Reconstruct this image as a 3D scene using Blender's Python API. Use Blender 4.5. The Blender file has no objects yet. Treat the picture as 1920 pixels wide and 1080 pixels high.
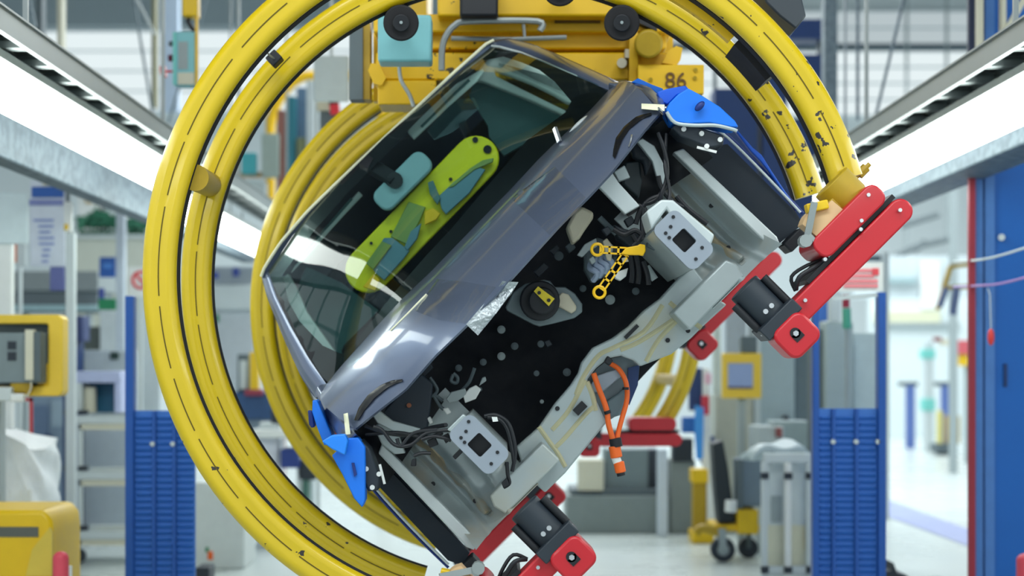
import bpy, bmesh, math, random
from mathutils import Vector, Matrix
random.seed(7)
scene = bpy.context.scene
COL = scene.collection

# ------------------------------------------------------------------ camera
FPX = 3000.0                       # focal length in pixels of the 1920 wide frame
VX, VY = 938.0, 685.0              # where level lines straight ahead converge
H = 1.35                           # camera height
CEIL = 9.7                         # underside of the roof deck
cam_d = bpy.data.cameras.new('camera')
cam = bpy.data.objects.new('camera', cam_d); COL.objects.link(cam)
cam.location = (0, 0, H); cam.rotation_euler = (math.pi/2, 0, 0)
cam_d.sensor_width = 36.0; cam_d.lens = 36.0*FPX/1920.0
cam_d.shift_x = (960.0-VX)/1920.0; cam_d.shift_y = (VY-540.0)/1920.0
cam_d.clip_start = 0.1; cam_d.clip_end = 200
cam_d.dof.use_dof = True; cam_d.dof.focus_distance = 5.05; cam_d.dof.aperture_fstop = 1.8
scene.camera = cam

# ------------------------------------------------------------------ light and exposure
vs = scene.view_settings
vs.view_transform = 'Standard'; vs.look = 'None'; vs.gamma = 1.0; vs.exposure = 0.0
w = bpy.data.worlds.new('daylight'); scene.world = w; w.use_nodes = True
bgn = w.node_tree.nodes['Background']
bgn.inputs[0].default_value = (0.84, 0.95, 1.0, 1); bgn.inputs[1].default_value = 0.9
def area(name, loc, rot, sx, sy, power, color=(1, 1, 1)):
    l = bpy.data.lights.new(name, 'AREA'); l.shape = 'RECTANGLE'; l.size = sx; l.size_y = sy
    l.energy = power; l.color = color
    o = bpy.data.objects.new(name, l); COL.objects.link(o); o.location = loc; o.rotation_euler = rot
    return o
STRIP_GLOW = 9.0
area('overhead_fill', (0.0, 2.2, 5.6), (math.radians(28), 0, 0), 5.0, 1.2, 200, (0.95, 1.0, 1.0))  # added fill light that shapes the car from above, out of view
area('overhead_fill', (3.5, 16.0, 7.2), (0, 0, 0), 10.0, 6.0, 1250, (0.92, 0.98, 1.0))  # added fill for the hall behind, kept clear of the bonnet's reflection
area('overhead_fill', (2.0, 26.5, 7.6), (0, 0, 0), 18.0, 6.0, 2100, (0.92, 0.98, 1.0))  # added fill brightening the far end of the hall

# ------------------------------------------------------------------ helpers
def P(px, py, d):                  # a picture point at depth d -> a point in the hall
    return Vector(((px-VX)/FPX*d, d, H-(py-VY)/FPX*d))
ROOT = {}
ROLL = math.radians(-45)
MC = Matrix.Translation((0.029, 5.0, 1.631)) @ Matrix.Rotation(ROLL, 4, 'Y')   # frame of the rolled car
MCI = MC.inverted()
def K(px, py, d):                  # the same point in the rolled car's own frame
    return MCI @ P(px, py, d)
def pxof(local):                   # car frame -> picture
    q = MC @ Vector(local)
    return (VX+FPX*q.x/q.y, VY-FPX*(q.z-H)/q.y)
Y0 = 5.0                           # the car frame's y is measured from here
def lin(c):
    return tuple(((x/255.0)/12.92 if x/255.0 <= 0.04045 else ((x/255.0+0.055)/1.055)**2.4) for x in c)

MATS = {}
def mat(name, rgb, rough=0.5, metal=0.0, coat=0.0, var=0.10, scale=14.0, bump=0.0, chips=None, spec=0.5, emit=None, estr=0.0, stain=None):
    if name in MATS: return MATS[name]
    m = bpy.data.materials.new(name); m.use_nodes = True
    nt = m.node_tree; N = nt.nodes; L = nt.links
    b = N['Principled BSDF']
    c = lin(rgb)
    tc = N.new('ShaderNodeTexCoord')
    nz = N.new('ShaderNodeTexNoise'); nz.inputs['Scale'].default_value = scale; nz.inputs['Detail'].default_value = 5
    L.new(tc.outputs['Object'], nz.inputs['Vector'])
    mx = N.new('ShaderNodeMix'); mx.data_type = 'RGBA'
    mx.inputs['A'].default_value = (*[x*(1-var) for x in c], 1)
    mx.inputs['B'].default_value = (*[min(1, x*(1+var)) for x in c], 1)
    L.new(nz.outputs['Fac'], mx.inputs['Factor'])
    last = mx.outputs['Result']
    if stain:
        srgb, sscale, lo, hi, amt = stain
        n2 = N.new('ShaderNodeTexNoise'); n2.inputs['Scale'].default_value = sscale; n2.inputs['Detail'].default_value = 4
        L.new(tc.outputs['Object'], n2.inputs['Vector'])
        mr = N.new('ShaderNodeMapRange'); mr.inputs[1].default_value = lo; mr.inputs[2].default_value = hi; mr.inputs[4].default_value = amt
        L.new(n2.outputs['Fac'], mr.inputs[0])
        m2 = N.new('ShaderNodeMix'); m2.data_type = 'RGBA'
        L.new(mr.outputs[0], m2.inputs['Factor']); L.new(last, m2.inputs['A']); m2.inputs['B'].default_value = (*lin(srgb), 1)
        last = m2.outputs['Result']
    if chips:                      # worn paint: small dark chips, clustered by a large noise
        crgb, cscale, thr, cluster = chips[:4]
        n3 = N.new('ShaderNodeTexNoise'); n3.inputs['Scale'].default_value = cscale; n3.inputs['Detail'].default_value = 3
        n4 = N.new('ShaderNodeTexNoise'); n4.inputs['Scale'].default_value = 1.7; n4.inputs['Detail'].default_value = 1
        L.new(tc.outputs['Object'], n3.inputs['Vector']); L.new(tc.outputs['Object'], n4.inputs['Vector'])
        sub = N.new('ShaderNodeMath'); sub.operation = 'MULTIPLY_ADD'; sub.inputs[1].default_value = cluster; 
        L.new(n4.outputs['Fac'], sub.inputs[0]); L.new(n3.outputs['Fac'], sub.inputs[2])
        g = N.new('ShaderNodeMath'); g.operation = 'GREATER_THAN'; g.inputs[1].default_value = thr
        if len(chips) > 4:         # the ends of the rings are worn most
            sx = N.new('ShaderNodeSeparateXYZ'); L.new(tc.outputs['Object'], sx.inputs[0])
            ab = N.new('ShaderNodeMath'); ab.operation = 'ABSOLUTE'; L.new(sx.outputs[0], ab.inputs[0])
            zz = N.new('ShaderNodeMath'); zz.operation = 'MULTIPLY_ADD'; zz.inputs[1].default_value = -0.5
            L.new(sx.outputs[2], zz.inputs[0]); L.new(ab.outputs[0], zz.inputs[2])
            en = N.new('ShaderNodeMath'); en.operation = 'MULTIPLY_ADD'; en.inputs[1].default_value = chips[4]
            L.new(zz.outputs[0], en.inputs[0]); L.new(sub.outputs[0], en.inputs[2]); sub = en
        L.new(sub.outputs[0], g.inputs[0])
        m3 = N.new('ShaderNodeMix'); m3.data_type = 'RGBA'
        L.new(g.outputs[0], m3.inputs['Factor']); L.new(last, m3.inputs['A']); m3.inputs['B'].default_value = (*lin(crgb), 1)
        last = m3.outputs['Result']
    L.new(last, b.inputs['Base Color'])
    rm = N.new('ShaderNodeMapRange'); rm.inputs[3].default_value = max(0.02, rough*0.85); rm.inputs[4].default_value = min(1, rough*1.15)
    L.new(nz.outputs['Fac'], rm.inputs[0]); L.new(rm.outputs[0], b.inputs['Roughness'])
    b.inputs['Metallic'].default_value = metal
    b.inputs['Coat Weight'].default_value = coat; b.inputs['Coat Roughness'].default_value = 0.08
    b.inputs['Specular IOR Level'].default_value = spec
    if bump:
        bp = N.new('ShaderNodeBump'); bp.inputs['Strength'].default_value = bump; bp.inputs['Distance'].default_value = 0.01
        L.new(nz.outputs['Fac'], bp.inputs['Height']); L.new(bp.outputs[0], b.inputs['Normal'])
    if emit:
        b.inputs['Emission Color'].default_value = (*lin(emit), 1); b.inputs['Emission Strength'].default_value = estr
    MATS[name] = m
    return m
def glass(name, tint, refl=1.45, rough=0.02, haze=None):
    m = bpy.data.materials.new(name); m.use_nodes = True
    nt = m.node_tree; N = nt.nodes; L = nt.links
    N.remove(N['Principled BSDF']); out = N['Material Output']
    t = N.new('ShaderNodeBsdfTransparent'); t.inputs[0].default_value = (*tint, 1)
    g = N.new('ShaderNodeBsdfGlossy'); g.inputs['Roughness'].default_value = rough
    lw = N.new('ShaderNodeLayerWeight'); lw.inputs[0].default_value = 0.5
    pw = N.new('ShaderNodeMath'); pw.operation = 'POWER'; pw.inputs[1].default_value = 5.0; L.new(lw.outputs['Facing'], pw.inputs[0])
    fr = N.new('ShaderNodeMath'); fr.operation = 'MULTIPLY_ADD'; f0 = ((refl-1)/(refl+1))**2*1.9
    fr.inputs[1].default_value = 1-f0; fr.inputs[2].default_value = f0; L.new(pw.outputs[0], fr.inputs[0])
    nz = N.new('ShaderNodeTexNoise'); nz.inputs['Scale'].default_value = 3.0
    mr = N.new('ShaderNodeMapRange'); mr.inputs[3].default_value = 0.9; mr.inputs[4].default_value = 1.0
    L.new(nz.outputs['Fac'], mr.inputs[0])
    L.new(mr.outputs[0], g.inputs[0])
    mx = N.new('ShaderNodeMixShader')
    L.new(fr.outputs[0], mx.inputs[0]); L.new(t.outputs[0], mx.inputs[1]); L.new(g.outputs[0], mx.inputs[2])
    sh = mx.outputs[0]
    if haze:
        df = N.new('ShaderNodeBsdfDiffuse'); df.inputs[0].default_value = (*haze[0], 1)
        m2 = N.new('ShaderNodeMixShader'); m2.inputs[0].default_value = haze[1]
        L.new(sh, m2.inputs[1]); L.new(df.outputs[0], m2.inputs[2]); sh = m2.outputs[0]
    L.new(sh, out.inputs[0])
    return m
def glow(name, rgb, strength):
    m = bpy.data.materials.new(name); m.use_nodes = True
    nt = m.node_tree; N = nt.nodes; L = nt.links
    N.remove(N['Principled BSDF'])
    e = N.new('ShaderNodeEmission'); e.inputs[1].default_value = strength
    nz = N.new('ShaderNodeTexNoise'); nz.inputs['Scale'].default_value = 2.0
    mx = N.new('ShaderNodeMix'); mx.data_type = 'RGBA'; c = lin(rgb)
    mx.inputs['A'].default_value = (*[x*0.95 for x in c], 1); mx.inputs['B'].default_value = (*c, 1)
    L.new(nz.outputs['Fac'], mx.inputs['Factor']); L.new(mx.outputs['Result'], e.inputs[0])
    L.new(e.outputs[0], N['Material Output'].inputs[0])
    return m

class MB:
    def __init__(s): s.v = []; s.f = []; s.mi = []
    def add(s, vs_, fs, mi=0):
        o = len(s.v); s.v += [Vector(x) for x in vs_]
        for f in fs: s.f.append([i+o for i in f]); s.mi.append(mi)
        return s
    def bx(s, x0, x1, y0, y1, z0, z1, mi=0):
        return s.add([(x0,y0,z0),(x1,y0,z0),(x1,y1,z0),(x0,y1,z0),(x0,y0,z1),(x1,y0,z1),(x1,y1,z1),(x0,y1,z1)],
                     [(0,3,2,1),(4,5,6,7),(0,1,5,4),(1,2,6,5),(2,3,7,6),(3,0,4,7)], mi)
    def bar(s, p0, p1, wd, ht, up=(0,0,1), mi=0):       # square bar between two points
        p0 = Vector(p0); p1 = Vector(p1); d = (p1-p0).normalized(); u = Vector(up)
        if abs(d.dot(u)) > 0.98: u = Vector((0,1,0))
        a = d.cross(u).normalized()*wd/2; b = a.cross(d).normalized()*ht/2
        vv = [p0-a-b, p0+a-b, p0+a+b, p0-a+b, p1-a-b, p1+a-b, p1+a+b, p1-a+b]
        return s.add(vv, [(0,1,2,3),(7,6,5,4),(0,4,5,1),(1,5,6,2),(2,6,7,3),(3,7,4,0)], mi)
    def cyl(s, p0, p1, r, n=20, r2=None, mi=0):
        p0 = Vector(p0); p1 = Vector(p1); d = (p1-p0).normalized()
        a = d.orthogonal().normalized(); b = d.cross(a); r2 = r if r2 is None else r2
        vv = []
        for k in range(n):
            t = 2*math.pi*k/n; e = a*math.cos(t)+b*math.sin(t)
            vv += [p0+e*r, p1+e*r2]
        fs = [(2*k, 2*((k+1) % n), 2*((k+1) % n)+1, 2*k+1) for k in range(n)]
        fs += [tuple(2*k for k in range(n))[::-1], tuple(2*k+1 for k in range(n))]
        return s.add(vv, fs, mi)
    def tube(s, pts, r, n=8, mi=0, sm=0):
        pts = [Vector(p) for p in pts]
        if sm: pts = smooth(pts, sm)
        rings = []; a = None
        for i, p in enumerate(pts):
            d = (pts[min(i+1, len(pts)-1)]-pts[max(i-1, 0)]).normalized()
            a = d.orthogonal().normalized() if a is None else (a-d*a.dot(d)).normalized()
            b = d.cross(a)
            rr = r[i] if isinstance(r, (list, tuple)) else r
            rings.append([p+(a*math.cos(2*math.pi*k/n)+b*math.sin(2*math.pi*k/n))*rr for k in range(n)])
        vv = [q for rg in rings for q in rg]; fs = []
        for i in range(len(rings)-1):
            for k in range(n):
                fs.append((i*n+k, i*n+(k+1) % n, (i+1)*n+(k+1) % n, (i+1)*n+k))
        fs.append(tuple(range(n))[::-1]); fs.append(tuple((len(rings)-1)*n+k for k in range(n)))
        return s.add(vv, fs, mi)
    def prism(s, poly, off, mi=0):
        poly = [Vector(p) for p in poly]; off = Vector(off); n = len(poly)
        return s.add(poly+[p+off for p in poly],
                     [tuple(range(n)), tuple(range(n, 2*n))[::-1]]+[(i, i+n, (i+1) % n+n, (i+1) % n) for i in range(n)], mi)
    def grid(s, fn, nu, nv, thick=None, mi=0):
        top = [Vector(fn(i/nu, j/nv)) for j in range(nv+1) for i in range(nu+1)]
        W = nu+1; fs = [(j*W+i, j*W+i+1, (j+1)*W+i+1, (j+1)*W+i) for j in range(nv) for i in range(nu)]
        if thick is None: return s.add(top, fs, mi)
        t = Vector(thick); n = len(top); vv = top+[p+t for p in top]
        fs2 = fs+[tuple(i+n for i in f[::-1]) for f in fs]
        edge = [i for i in range(W)]+[j*W+nu for j in range(1, nv+1)]+[nv*W+i for i in range(nu-1, -1, -1)]+[j*W for j in range(nv-1, 0, -1)]
        for a, b in zip(edge, edge[1:]+edge[:1]): fs2.append((b, a, a+n, b+n))
        return s.add(vv, fs2, mi)
    def ball(s, c, r, n=12, mi=0):
        c = Vector(c); r = Vector((r, r, r)) if not isinstance(r, (tuple, list, Vector)) else Vector(r)
        return s.grid(lambda u, v: c+Vector((r.x*math.sin(math.pi*v)*math.cos(2*math.pi*u), r.y*math.sin(math.pi*v)*math.sin(2*math.pi*u), r.z*math.cos(math.pi*v))), n, n//2+1, mi=mi)
    def split(s, name, mats, parent=None, **kw):       # every separate piece becomes a part of its own
        par = list(range(len(s.v)))
        def find(i):
            while par[i] != i: par[i] = par[par[i]]; i = par[i]
            return i
        for f in s.f:
            for i in f[1:]: par[find(i)] = find(f[0])
        isl = {}
        for f, mi in zip(s.f, s.mi): isl.setdefault(find(f[0]), []).append((f, mi))
        out = []
        for fl in isl.values():
            g = MB(); mp = {}
            for f, mi in fl:
                for i in f:
                    if i not in mp: mp[i] = len(g.v); g.v.append(s.v[i])
                g.f.append([mp[i] for i in f]); g.mi.append(mi)
            out.append(g.build(name, mats, parent, **kw))
        return out
    def mirrored(s):
        m = MB(); m.v = [Vector((-p.x, p.y, p.z)) for p in s.v]; m.f = [f[::-1] for f in s.f]; m.mi = list(s.mi); return m
    def build(s, name, mats, parent=None, bevel=0.0, flat=False, angle=42, local=False, label=None):
        me = bpy.data.meshes.new(name); vv = s.v
        if parent is not None and not local:
            r = parent
            while r.parent: r = r.parent
            inv = ROOT[r.name]; vv = [inv @ p for p in vv]
        me.from_pydata(vv, [], s.f); me.update()
        if not isinstance(mats, (list, tuple)): mats = [mats]
        for m in mats: me.materials.append(m)
        for p, i in zip(me.polygons, s.mi): p.material_index = i
        bm = bmesh.new(); bm.from_mesh(me); bmesh.ops.recalc_face_normals(bm, faces=bm.faces); bm.to_mesh(me); bm.free()
        if not flat:
            me.shade_smooth(); me.set_sharp_from_angle(angle=math.radians(angle))
        o = bpy.data.objects.new(name, me); COL.objects.link(o)
        if parent is not None: o.parent = parent
        if bevel:
            b = o.modifiers.new('bevel', 'BEVEL'); b.width = bevel; b.segments = 2; b.limit_method = 'ANGLE'; b.angle_limit = math.radians(40)
        if label: o['label'] = label
        return o
def smooth(pts, k=6):
    pts = [Vector(p) for p in pts]; out = []; n = len(pts)
    for i in range(n-1):
        p0 = pts[max(i-1, 0)]; p1 = pts[i]; p2 = pts[i+1]; p3 = pts[min(i+2, n-1)]
        for j in range(k):
            t = j/k
            out.append(0.5*((2*p1)+(p2-p0)*t+(2*p0-5*p1+4*p2-p3)*t*t+(3*p1-p0-3*p2+p3)*t**3))
    out.append(pts[-1]); return out
def resample(pts, n):              # n+1 points evenly along a 2D polyline
    ds = [0.0]
    for a, b in zip(pts, pts[1:]): ds.append(ds[-1]+math.hypot(b[0]-a[0], b[1]-a[1]))
    out = []
    for k in range(n+1):
        t = ds[-1]*k/n; i = 0
        while i < len(ds)-2 and ds[i+1] < t: i += 1
        q = (t-ds[i])/max(1e-9, ds[i+1]-ds[i])
        out.append((pts[i][0]+(pts[i+1][0]-pts[i][0])*q, pts[i][1]+(pts[i+1][1]-pts[i][1])*q))
    return out
def at_line(pts, t):
    return pts[min(len(pts)-1, int(round(t*(len(pts)-1))))]
def rrect(x0, x1, z0, z1, r, n=5):
    out = []
    for cx, cz, a0 in ((x1-r, z1-r, 0), (x0+r, z1-r, 90), (x0+r, z0+r, 180), (x1-r, z0+r, 270)):
        for k in range(n+1):
            a = math.radians(a0+90*k/n); out.append((cx+r*math.cos(a), cz+r*math.sin(a)))
    return out
def thing(name, label, cat, loc=(0, 0, 0), M=None, group=None):
    o = bpy.data.objects.new(name, None); COL.objects.link(o); o.empty_display_size = 0.1
    o.matrix_world = M if M is not None else Matrix.Translation(loc)
    ROOT[o.name] = (M if M is not None else Matrix.Translation(loc)).inverted()
    o['label'] = label; o['category'] = cat
    if group: o['group'] = group
    return o
def tag(o, label, cat, group=None):
    o['label'] = label; o['category'] = cat
    if group: o['group'] = group
    return o
def struct(name, mb, m, label=None, **kw):
    o = mb.build(name, m, **kw); o['kind'] = 'structure'; o['label'] = label or name.replace('_', ' '); o['category'] = name.split('_')[0]
    return o
def lettering(text, size, loc, m, parent, name='lettering', rot=(math.pi/2, 0, 0), depth=0.002):
    cu = bpy.data.curves.new(name, 'FONT'); cu.body = text; cu.size = size; cu.extrude = depth; cu.align_x = 'CENTER'; cu.align_y = 'CENTER'
    tmp = bpy.data.objects.new('tmp_text', cu); COL.objects.link(tmp)
    me = bpy.data.meshes.new_from_object(tmp.evaluated_get(bpy.context.evaluated_depsgraph_get()))
    bpy.data.objects.remove(tmp)
    me.materials.clear(); me.materials.append(m)
    X = Matrix.Translation(loc) @ (Matrix.Rotation(rot[2], 4, 'Z') @ Matrix.Rotation(rot[1], 4, 'Y') @ Matrix.Rotation(rot[0], 4, 'X'))
    r = parent
    while r.parent: r = r.parent
    me.transform(ROOT[r.name] @ X)
    o = bpy.data.objects.new(name, me); COL.objects.link(o); o.parent = parent
    return o

# ------------------------------------------------------------------ materials
M_YEL = mat('yellow_ring_paint', (208, 178, 4), 0.36, coat=0.3, var=0.06, scale=5, chips=((44, 40, 36), 24, 1.10, 0.35, 0.22))
M_YELR = mat('yellow_rear_paint', (208, 178, 4), 0.36, coat=0.3, var=0.06, scale=5)
M_YELD = mat('yellow_frame_paint', (226, 180, 0), 0.45, var=0.08, scale=4, chips=((60, 48, 20), 30, 1.03, 0.5))
M_YELC = mat('yellow_clean_paint', (226, 186, 10), 0.45, var=0.06)
M_OLIVE = mat('worn_olive_paint', (170, 140, 18), 0.5, var=0.15, scale=30)
M_SEAM = mat('dark_weld_seam', (92, 78, 4), 0.8, var=0.05)  # dark weld line between the two tubes of a ring
M_RUB = mat('black_rubber', (22, 22, 26), 0.75, var=0.2)
M_RED = mat('red_clamp_paint', (192, 20, 36), 0.42, coat=0.15, var=0.07, scale=6)
M_BLK = mat('black_plastic', (14, 19, 27), 0.55, var=0.25)
M_BLK2 = mat('charcoal_plastic', (34, 44, 54), 0.5, var=0.2)
M_INS = mat('dark_insulation_felt', (10, 15, 25), 0.85, var=0.35, scale=22, bump=0.3)
M_LIN = mat('dark_wheel_liner', (24, 36, 48), 0.7, var=0.15)
M_CAR = mat('graphite_metallic_paint', (104, 116, 142), 0.36, metal=0.6, coat=0.7, var=0.05, scale=260)
M_PRI = mat('grey_primer_steel', (172, 184, 186), 0.42, metal=0.25, var=0.12, scale=7, stain=((186, 178, 146), 3.2, 0.55, 0.75, 0.55))
M_WHS = mat('worn_primer_steel', (176, 188, 190), 0.42, metal=0.25, var=0.15, scale=7, stain=((184, 164, 132), 3.6, 0.48, 0.68, 0.6))
M_PRIL = mat('pale_primer_steel', (196, 206, 208), 0.4, metal=0.15, var=0.08, scale=9)
M_PRID = mat('blue_grey_steel', (146, 156, 168), 0.4, metal=0.3, var=0.08, scale=12)
M_SEAL = mat('cream_sealant', (190, 186, 150), 0.6, var=0.1, scale=40)
M_WHT = mat('white_plastic', (224, 228, 226), 0.5, var=0.06)
M_BEI = mat('beige_plastic', (196, 190, 168), 0.5, var=0.1)
M_BLUE = mat('bright_blue_cover', (4, 116, 232), 0.45, var=0.06, scale=8)
M_BLUED = mat('dark_blue_edge', (10, 44, 120), 0.5, var=0.1)
M_LIME = mat('lime_green_board', (226, 216, 12), 0.5, var=0.10, scale=5)
M_TEALI = mat('teal_interior_trim', (228, 238, 234), 0.6, var=0.06)
M_TEALD = mat('dark_teal_fabric', (84, 118, 120), 0.8, var=0.15)
M_SEAT = mat('dark_seat_fabric', (26, 48, 62), 0.85, var=0.2, scale=30)
M_STEEL = mat('bright_steel', (196, 200, 204), 0.3, metal=0.8, var=0.08)
M_ORG = mat('orange_cable', (240, 104, 28), 0.5, var=0.06)
M_YTOOL = mat('yellow_tool_plastic', (244, 192, 10), 0.4, var=0.05)
M_FOIL = mat('crinkled_foil', (170, 178, 182), 0.28, metal=0.8, var=0.25, scale=60, bump=1.0)
M_GLASS = glass('windscreen_glass', (0.64, 0.80, 0.78), 1.44)
M_CGLASS = glass('side_glass', (0.35, 0.42, 0.42), 1.45)
M_FILM = glass('clear_film', (0.98, 0.98, 0.98), 1.3, 0.12)
M_FRIT = mat('black_glass_border', (10, 12, 18), 0.35, var=0.2)
M_GALV = mat('galvanised_steel', (150, 158, 158), 0.42, metal=0.5, var=0.14, scale=10)
M_GALVD = mat('dull_galvanised_steel', (128, 144, 152), 0.55, metal=0.2, var=0.25, scale=26, stain=((84, 100, 112), 18, 0.45, 0.6, 0.6))
M_WIREWAY = mat('mottled_wireway', (104, 120, 130), 0.6, var=0.2, scale=26, stain=((66, 82, 96), 16, 0.42, 0.6, 0.7))
M_LAMP = glow('lamp_diffuser', (244, 255, 250), STRIP_GLOW)
M_TEALB = mat('teal_control_box', (126, 190, 196), 0.4, var=0.04)
M_GBLUE = mat('gate_blue_paint', (16, 82, 168), 0.4, var=0.06, scale=5)
M_GBLUEL = mat('louvre_blue_paint', (54, 114, 196), 0.45, var=0.06, scale=5)
M_NAVY = mat('navy_paint', (18, 52, 104), 0.5, var=0.1)
M_GRYL = mat('light_grey_paint', (196, 206, 208), 0.5, var=0.05)
M_GRY = mat('mid_grey_paint', (150, 162, 164), 0.5, var=0.07)
M_GRYD = mat('dark_grey_paint', (84, 98, 104), 0.55, var=0.1)
M_CREAM = mat('cream_panel', (206, 204, 184), 0.55, var=0.05)
M_GREEN = mat('green_leaves', (44, 110, 84), 0.6, var=0.3, scale=30)
M_GREENP = mat('green_paint', (20, 130, 84), 0.5, var=0.05)
M_TURQ = mat('turquoise_paint', (120, 204, 196), 0.5, var=0.08)
M_PINK = mat('rose_red_plastic', (224, 78, 96), 0.5, var=0.06)
M_WRAP = mat('white_wrap_film', (226, 232, 234), 0.35, var=0.12, scale=14, bump=0.9, stain=((120, 150, 206), 3.0, 0.58, 0.72, 0.6))
M_SIGNB = mat('sign_blue', (22, 84, 166), 0.45, var=0.04)
M_SIGNR = mat('sign_red', (226, 70, 80), 0.45, var=0.04)
M_SCREEN = mat('screen_glass', (120, 138, 172), 0.25, var=0.06, emit=(110, 130, 170), estr=0.25)
M_CARD = mat('worn_beige_pad', (206, 172, 128), 0.7, var=0.15)
M_TAPE = mat('cream_tape', (232, 232, 200), 0.5, var=0.04)

# ================================================================== the hall
mb = MB(); mb.bx(-16, 16, -3, 36, -0.1, 0)
M_FLOOR = mat('polished_pale_concrete', (192, 202, 200), 0.28, var=0.05, scale=1.2, stain=((186, 198, 200), 0.7, 0.5, 0.65, 0.5))
struct('floor', mb, M_FLOOR, 'pale polished concrete floor of the hall', flat=True)
mb = MB(); mb.bx(-16, 16, 36, 36.3, 0, CEIL-0.01)
M_WALLB = mat('pale_wall_cladding', (206, 216, 218), 0.6, var=0.04, scale=0.8)
struct('wall_back', mb, M_WALLB, 'pale far wall of the hall', flat=True)
M_SKYL = glow('window_daylight', (232, 244, 246), 1.02)
M_SKYD = glow('window_daylight_shaded', (200, 214, 218), 0.85)
def window(n, x0, x1, z0, z1, y, bars, m):
    g = MB(); g.bx(x0, x1, y-0.06, y-0.02, z0, z1)
    o = struct('window_%d' % n, g, m, 'long bright window band high in the far wall', flat=True)
    fr = MB()
    for k in range(bars+1):
        z = z0+(z1-z0)*k/bars; fr.bx(x0, x1, y-0.12, y-0.06, z-0.015, z+0.015)
    f = fr.build('window_frame', mat('pale_frame', (206, 218, 222), 0.6)); f.parent = o
window(1, -16, -2.5, 7.05, 8.85, 36, 4, M_SKYL)
window(2, 2.5, 16, 6.95, 8.40, 36, 4, M_SKYL)
window(3, 2.5, 16, 8.54, 9.3, 36, 2, M_SKYD)
mb = MB(); mb.bx(-16, 2.4, 35.6, 35.95, 8.9, CEIL-0.01)
struct('beam_back', mb, mat('grey_girder', (150, 164, 170), 0.6), 'grey girder above the far windows', flat=True)
mb = MB(); mb.bx(2.5, 16, 35.7, 35.9, 8.41, 8.53)
struct('lintel_back', mb, mat('dark_rail', (62, 84, 96), 0.6), 'dark rail between the far right window bands', flat=True)
mb = MB(); mb.bx(-16, 16, -3, 36, CEIL, CEIL+0.2)
M_CEIL = mat('grey_roof_deck', (70, 82, 88), 0.7, var=0.08, scale=0.5)
struct('ceiling', mb, M_CEIL, 'grey roof deck of the hall', flat=True)
# side walls with tall daylight windows, beyond the frame's edges but part of the room
for side, x in (('left', -16.0), ('right', 16.0)):
    mb = MB()
    s = -1 if side == 'left' else 1
    a, b = (x-0.2, x) if s < 0 else (x, x+0.2)
    mb.bx(a, b, -3, 36, 0, 2.2); mb.bx(a, b, -3, 36, 9.3, CEIL-0.01); mb.bx(a, b, -3, 36, 5.4, 5.6)
    for k in range(17): mb.bx(a, b, -3+k*2.4, -2.75+k*2.4, 2.2, 9.3)
    struct('wall_'+side, mb, M_WALLB, side+' side wall of the hall with tall window openings', flat=True)

# ================================================================== rolling carrier (rings)
CARR = thing('ring_carrier', 'yellow double C-ring carrier with red clamps rolling the dark grey car body', 'carrier', M=MC)
R0 = 688.0/FPX*5.0
def arc(mbx, prof, a0, a1, n, cx=0, cz=0, y=0, mi=0, closed=True):
    vv = []; m = len(prof)
    for i in range(n+1):
        t = math.radians(a0+(a1-a0)*i/n); c, s = math.cos(t), math.sin(t)
        for r, yy in prof: vv.append((cx+r*c, y+yy, cz+r*s))
    fs = []
    for i in range(n):
        for k in range(m): fs.append((i*m+k, i*m+(k+1) % m, (i+1)*m+(k+1) % m, (i+1)*m+k))
    fs.append(tuple(range(m))); fs.append(tuple(n*m+k for k in range(m))[::-1])
    return mbx.add(vv, fs, mi)
def ringprof(R, ro=0.031, ri=0.0285, sp=0.047):
    r1 = R-ro; r2 = r1-sp; pts = []
    for k in range(15):
        t = math.radians(-112+224*k/14); pts.append((r1+ro*math.cos(t), ro*math.sin(t)))
    for k in range(13):
        t = math.radians(68+224*k/12); pts.append((r2+ri*math.cos(t), ri*math.sin(t)))
    return pts, (r1-ro*0.37+r2+ri*0.37)/2
def c_ring(R, yd, cx, cz, a0, a1, seed, parent, yel=M_YEL, inner_band=True):
    y = yd-Y0; rnd = random.Random(seed)
    prof, rm = ringprof(R)
    m = MB(); arc(m, prof, a0, a1, 120, cx, cz, y)
    o = m.build('c_ring', yel, parent, local=True, angle=60)
    sm = MB(); a = a0+2
    while a < a1-6:
        l = rnd.uniform(9, 15)
        arc(sm, [(rm+0.0018, -0.0262), (rm+0.0018, -0.0292), (rm-0.0018, -0.0292), (rm-0.0018, -0.0262)], a, min(a+l, a1-1), 14, cx, cz, y)
        a += l+rnd.uniform(1.2, 2.5)
    sm.build('seam', M_SEAM, o, local=True)
    if inner_band:
        b = MB(); arc(b, [(R-0.04, 0.022), (R-0.105, 0.022), (R-0.1055, 0.062), (R-0.04, 0.062)], a0, a1, 120, cx, cz, y)  # black band behind the ring's inner edge
        b.build('inner_band', M_RUB, o, local=True)
    return o
A0, A1 = -29.0, 209.0
c_ring(R0, 5.0, 0, 0, A0, A1, 1, CARR)
c_ring(R0, 5.595, 0.009, 0.0066, A0, A1, 2, CARR)
c_ring(R0, 7.19, -0.0156, -0.0057, A0, A1, 3, CARR, M_YELR)
c_ring(R0, 7.90, -0.0156, -0.0057, A0, A1, 4, CARR, M_YELR)
def polar(r, adeg, y): return (r*math.cos(math.radians(adeg)), y-Y0, r*math.sin(math.radians(adeg)))
# the spacer seen at the upper left
p0 = K(366, 333, 5.03); p1 = K(392, 346, 5.56)
MB().cyl(p0, p1, 0.042, 20).build('spacer_tube', M_OLIVE, CARR, local=True)
for ang in (0, 60, 120, 180):
    MB().cyl(polar(R0-0.062, ang, 7.22), polar(R0-0.062, ang, 7.88), 0.036, 16).build('spacer_tube', M_OLIVE, CARR, local=True)
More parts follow.
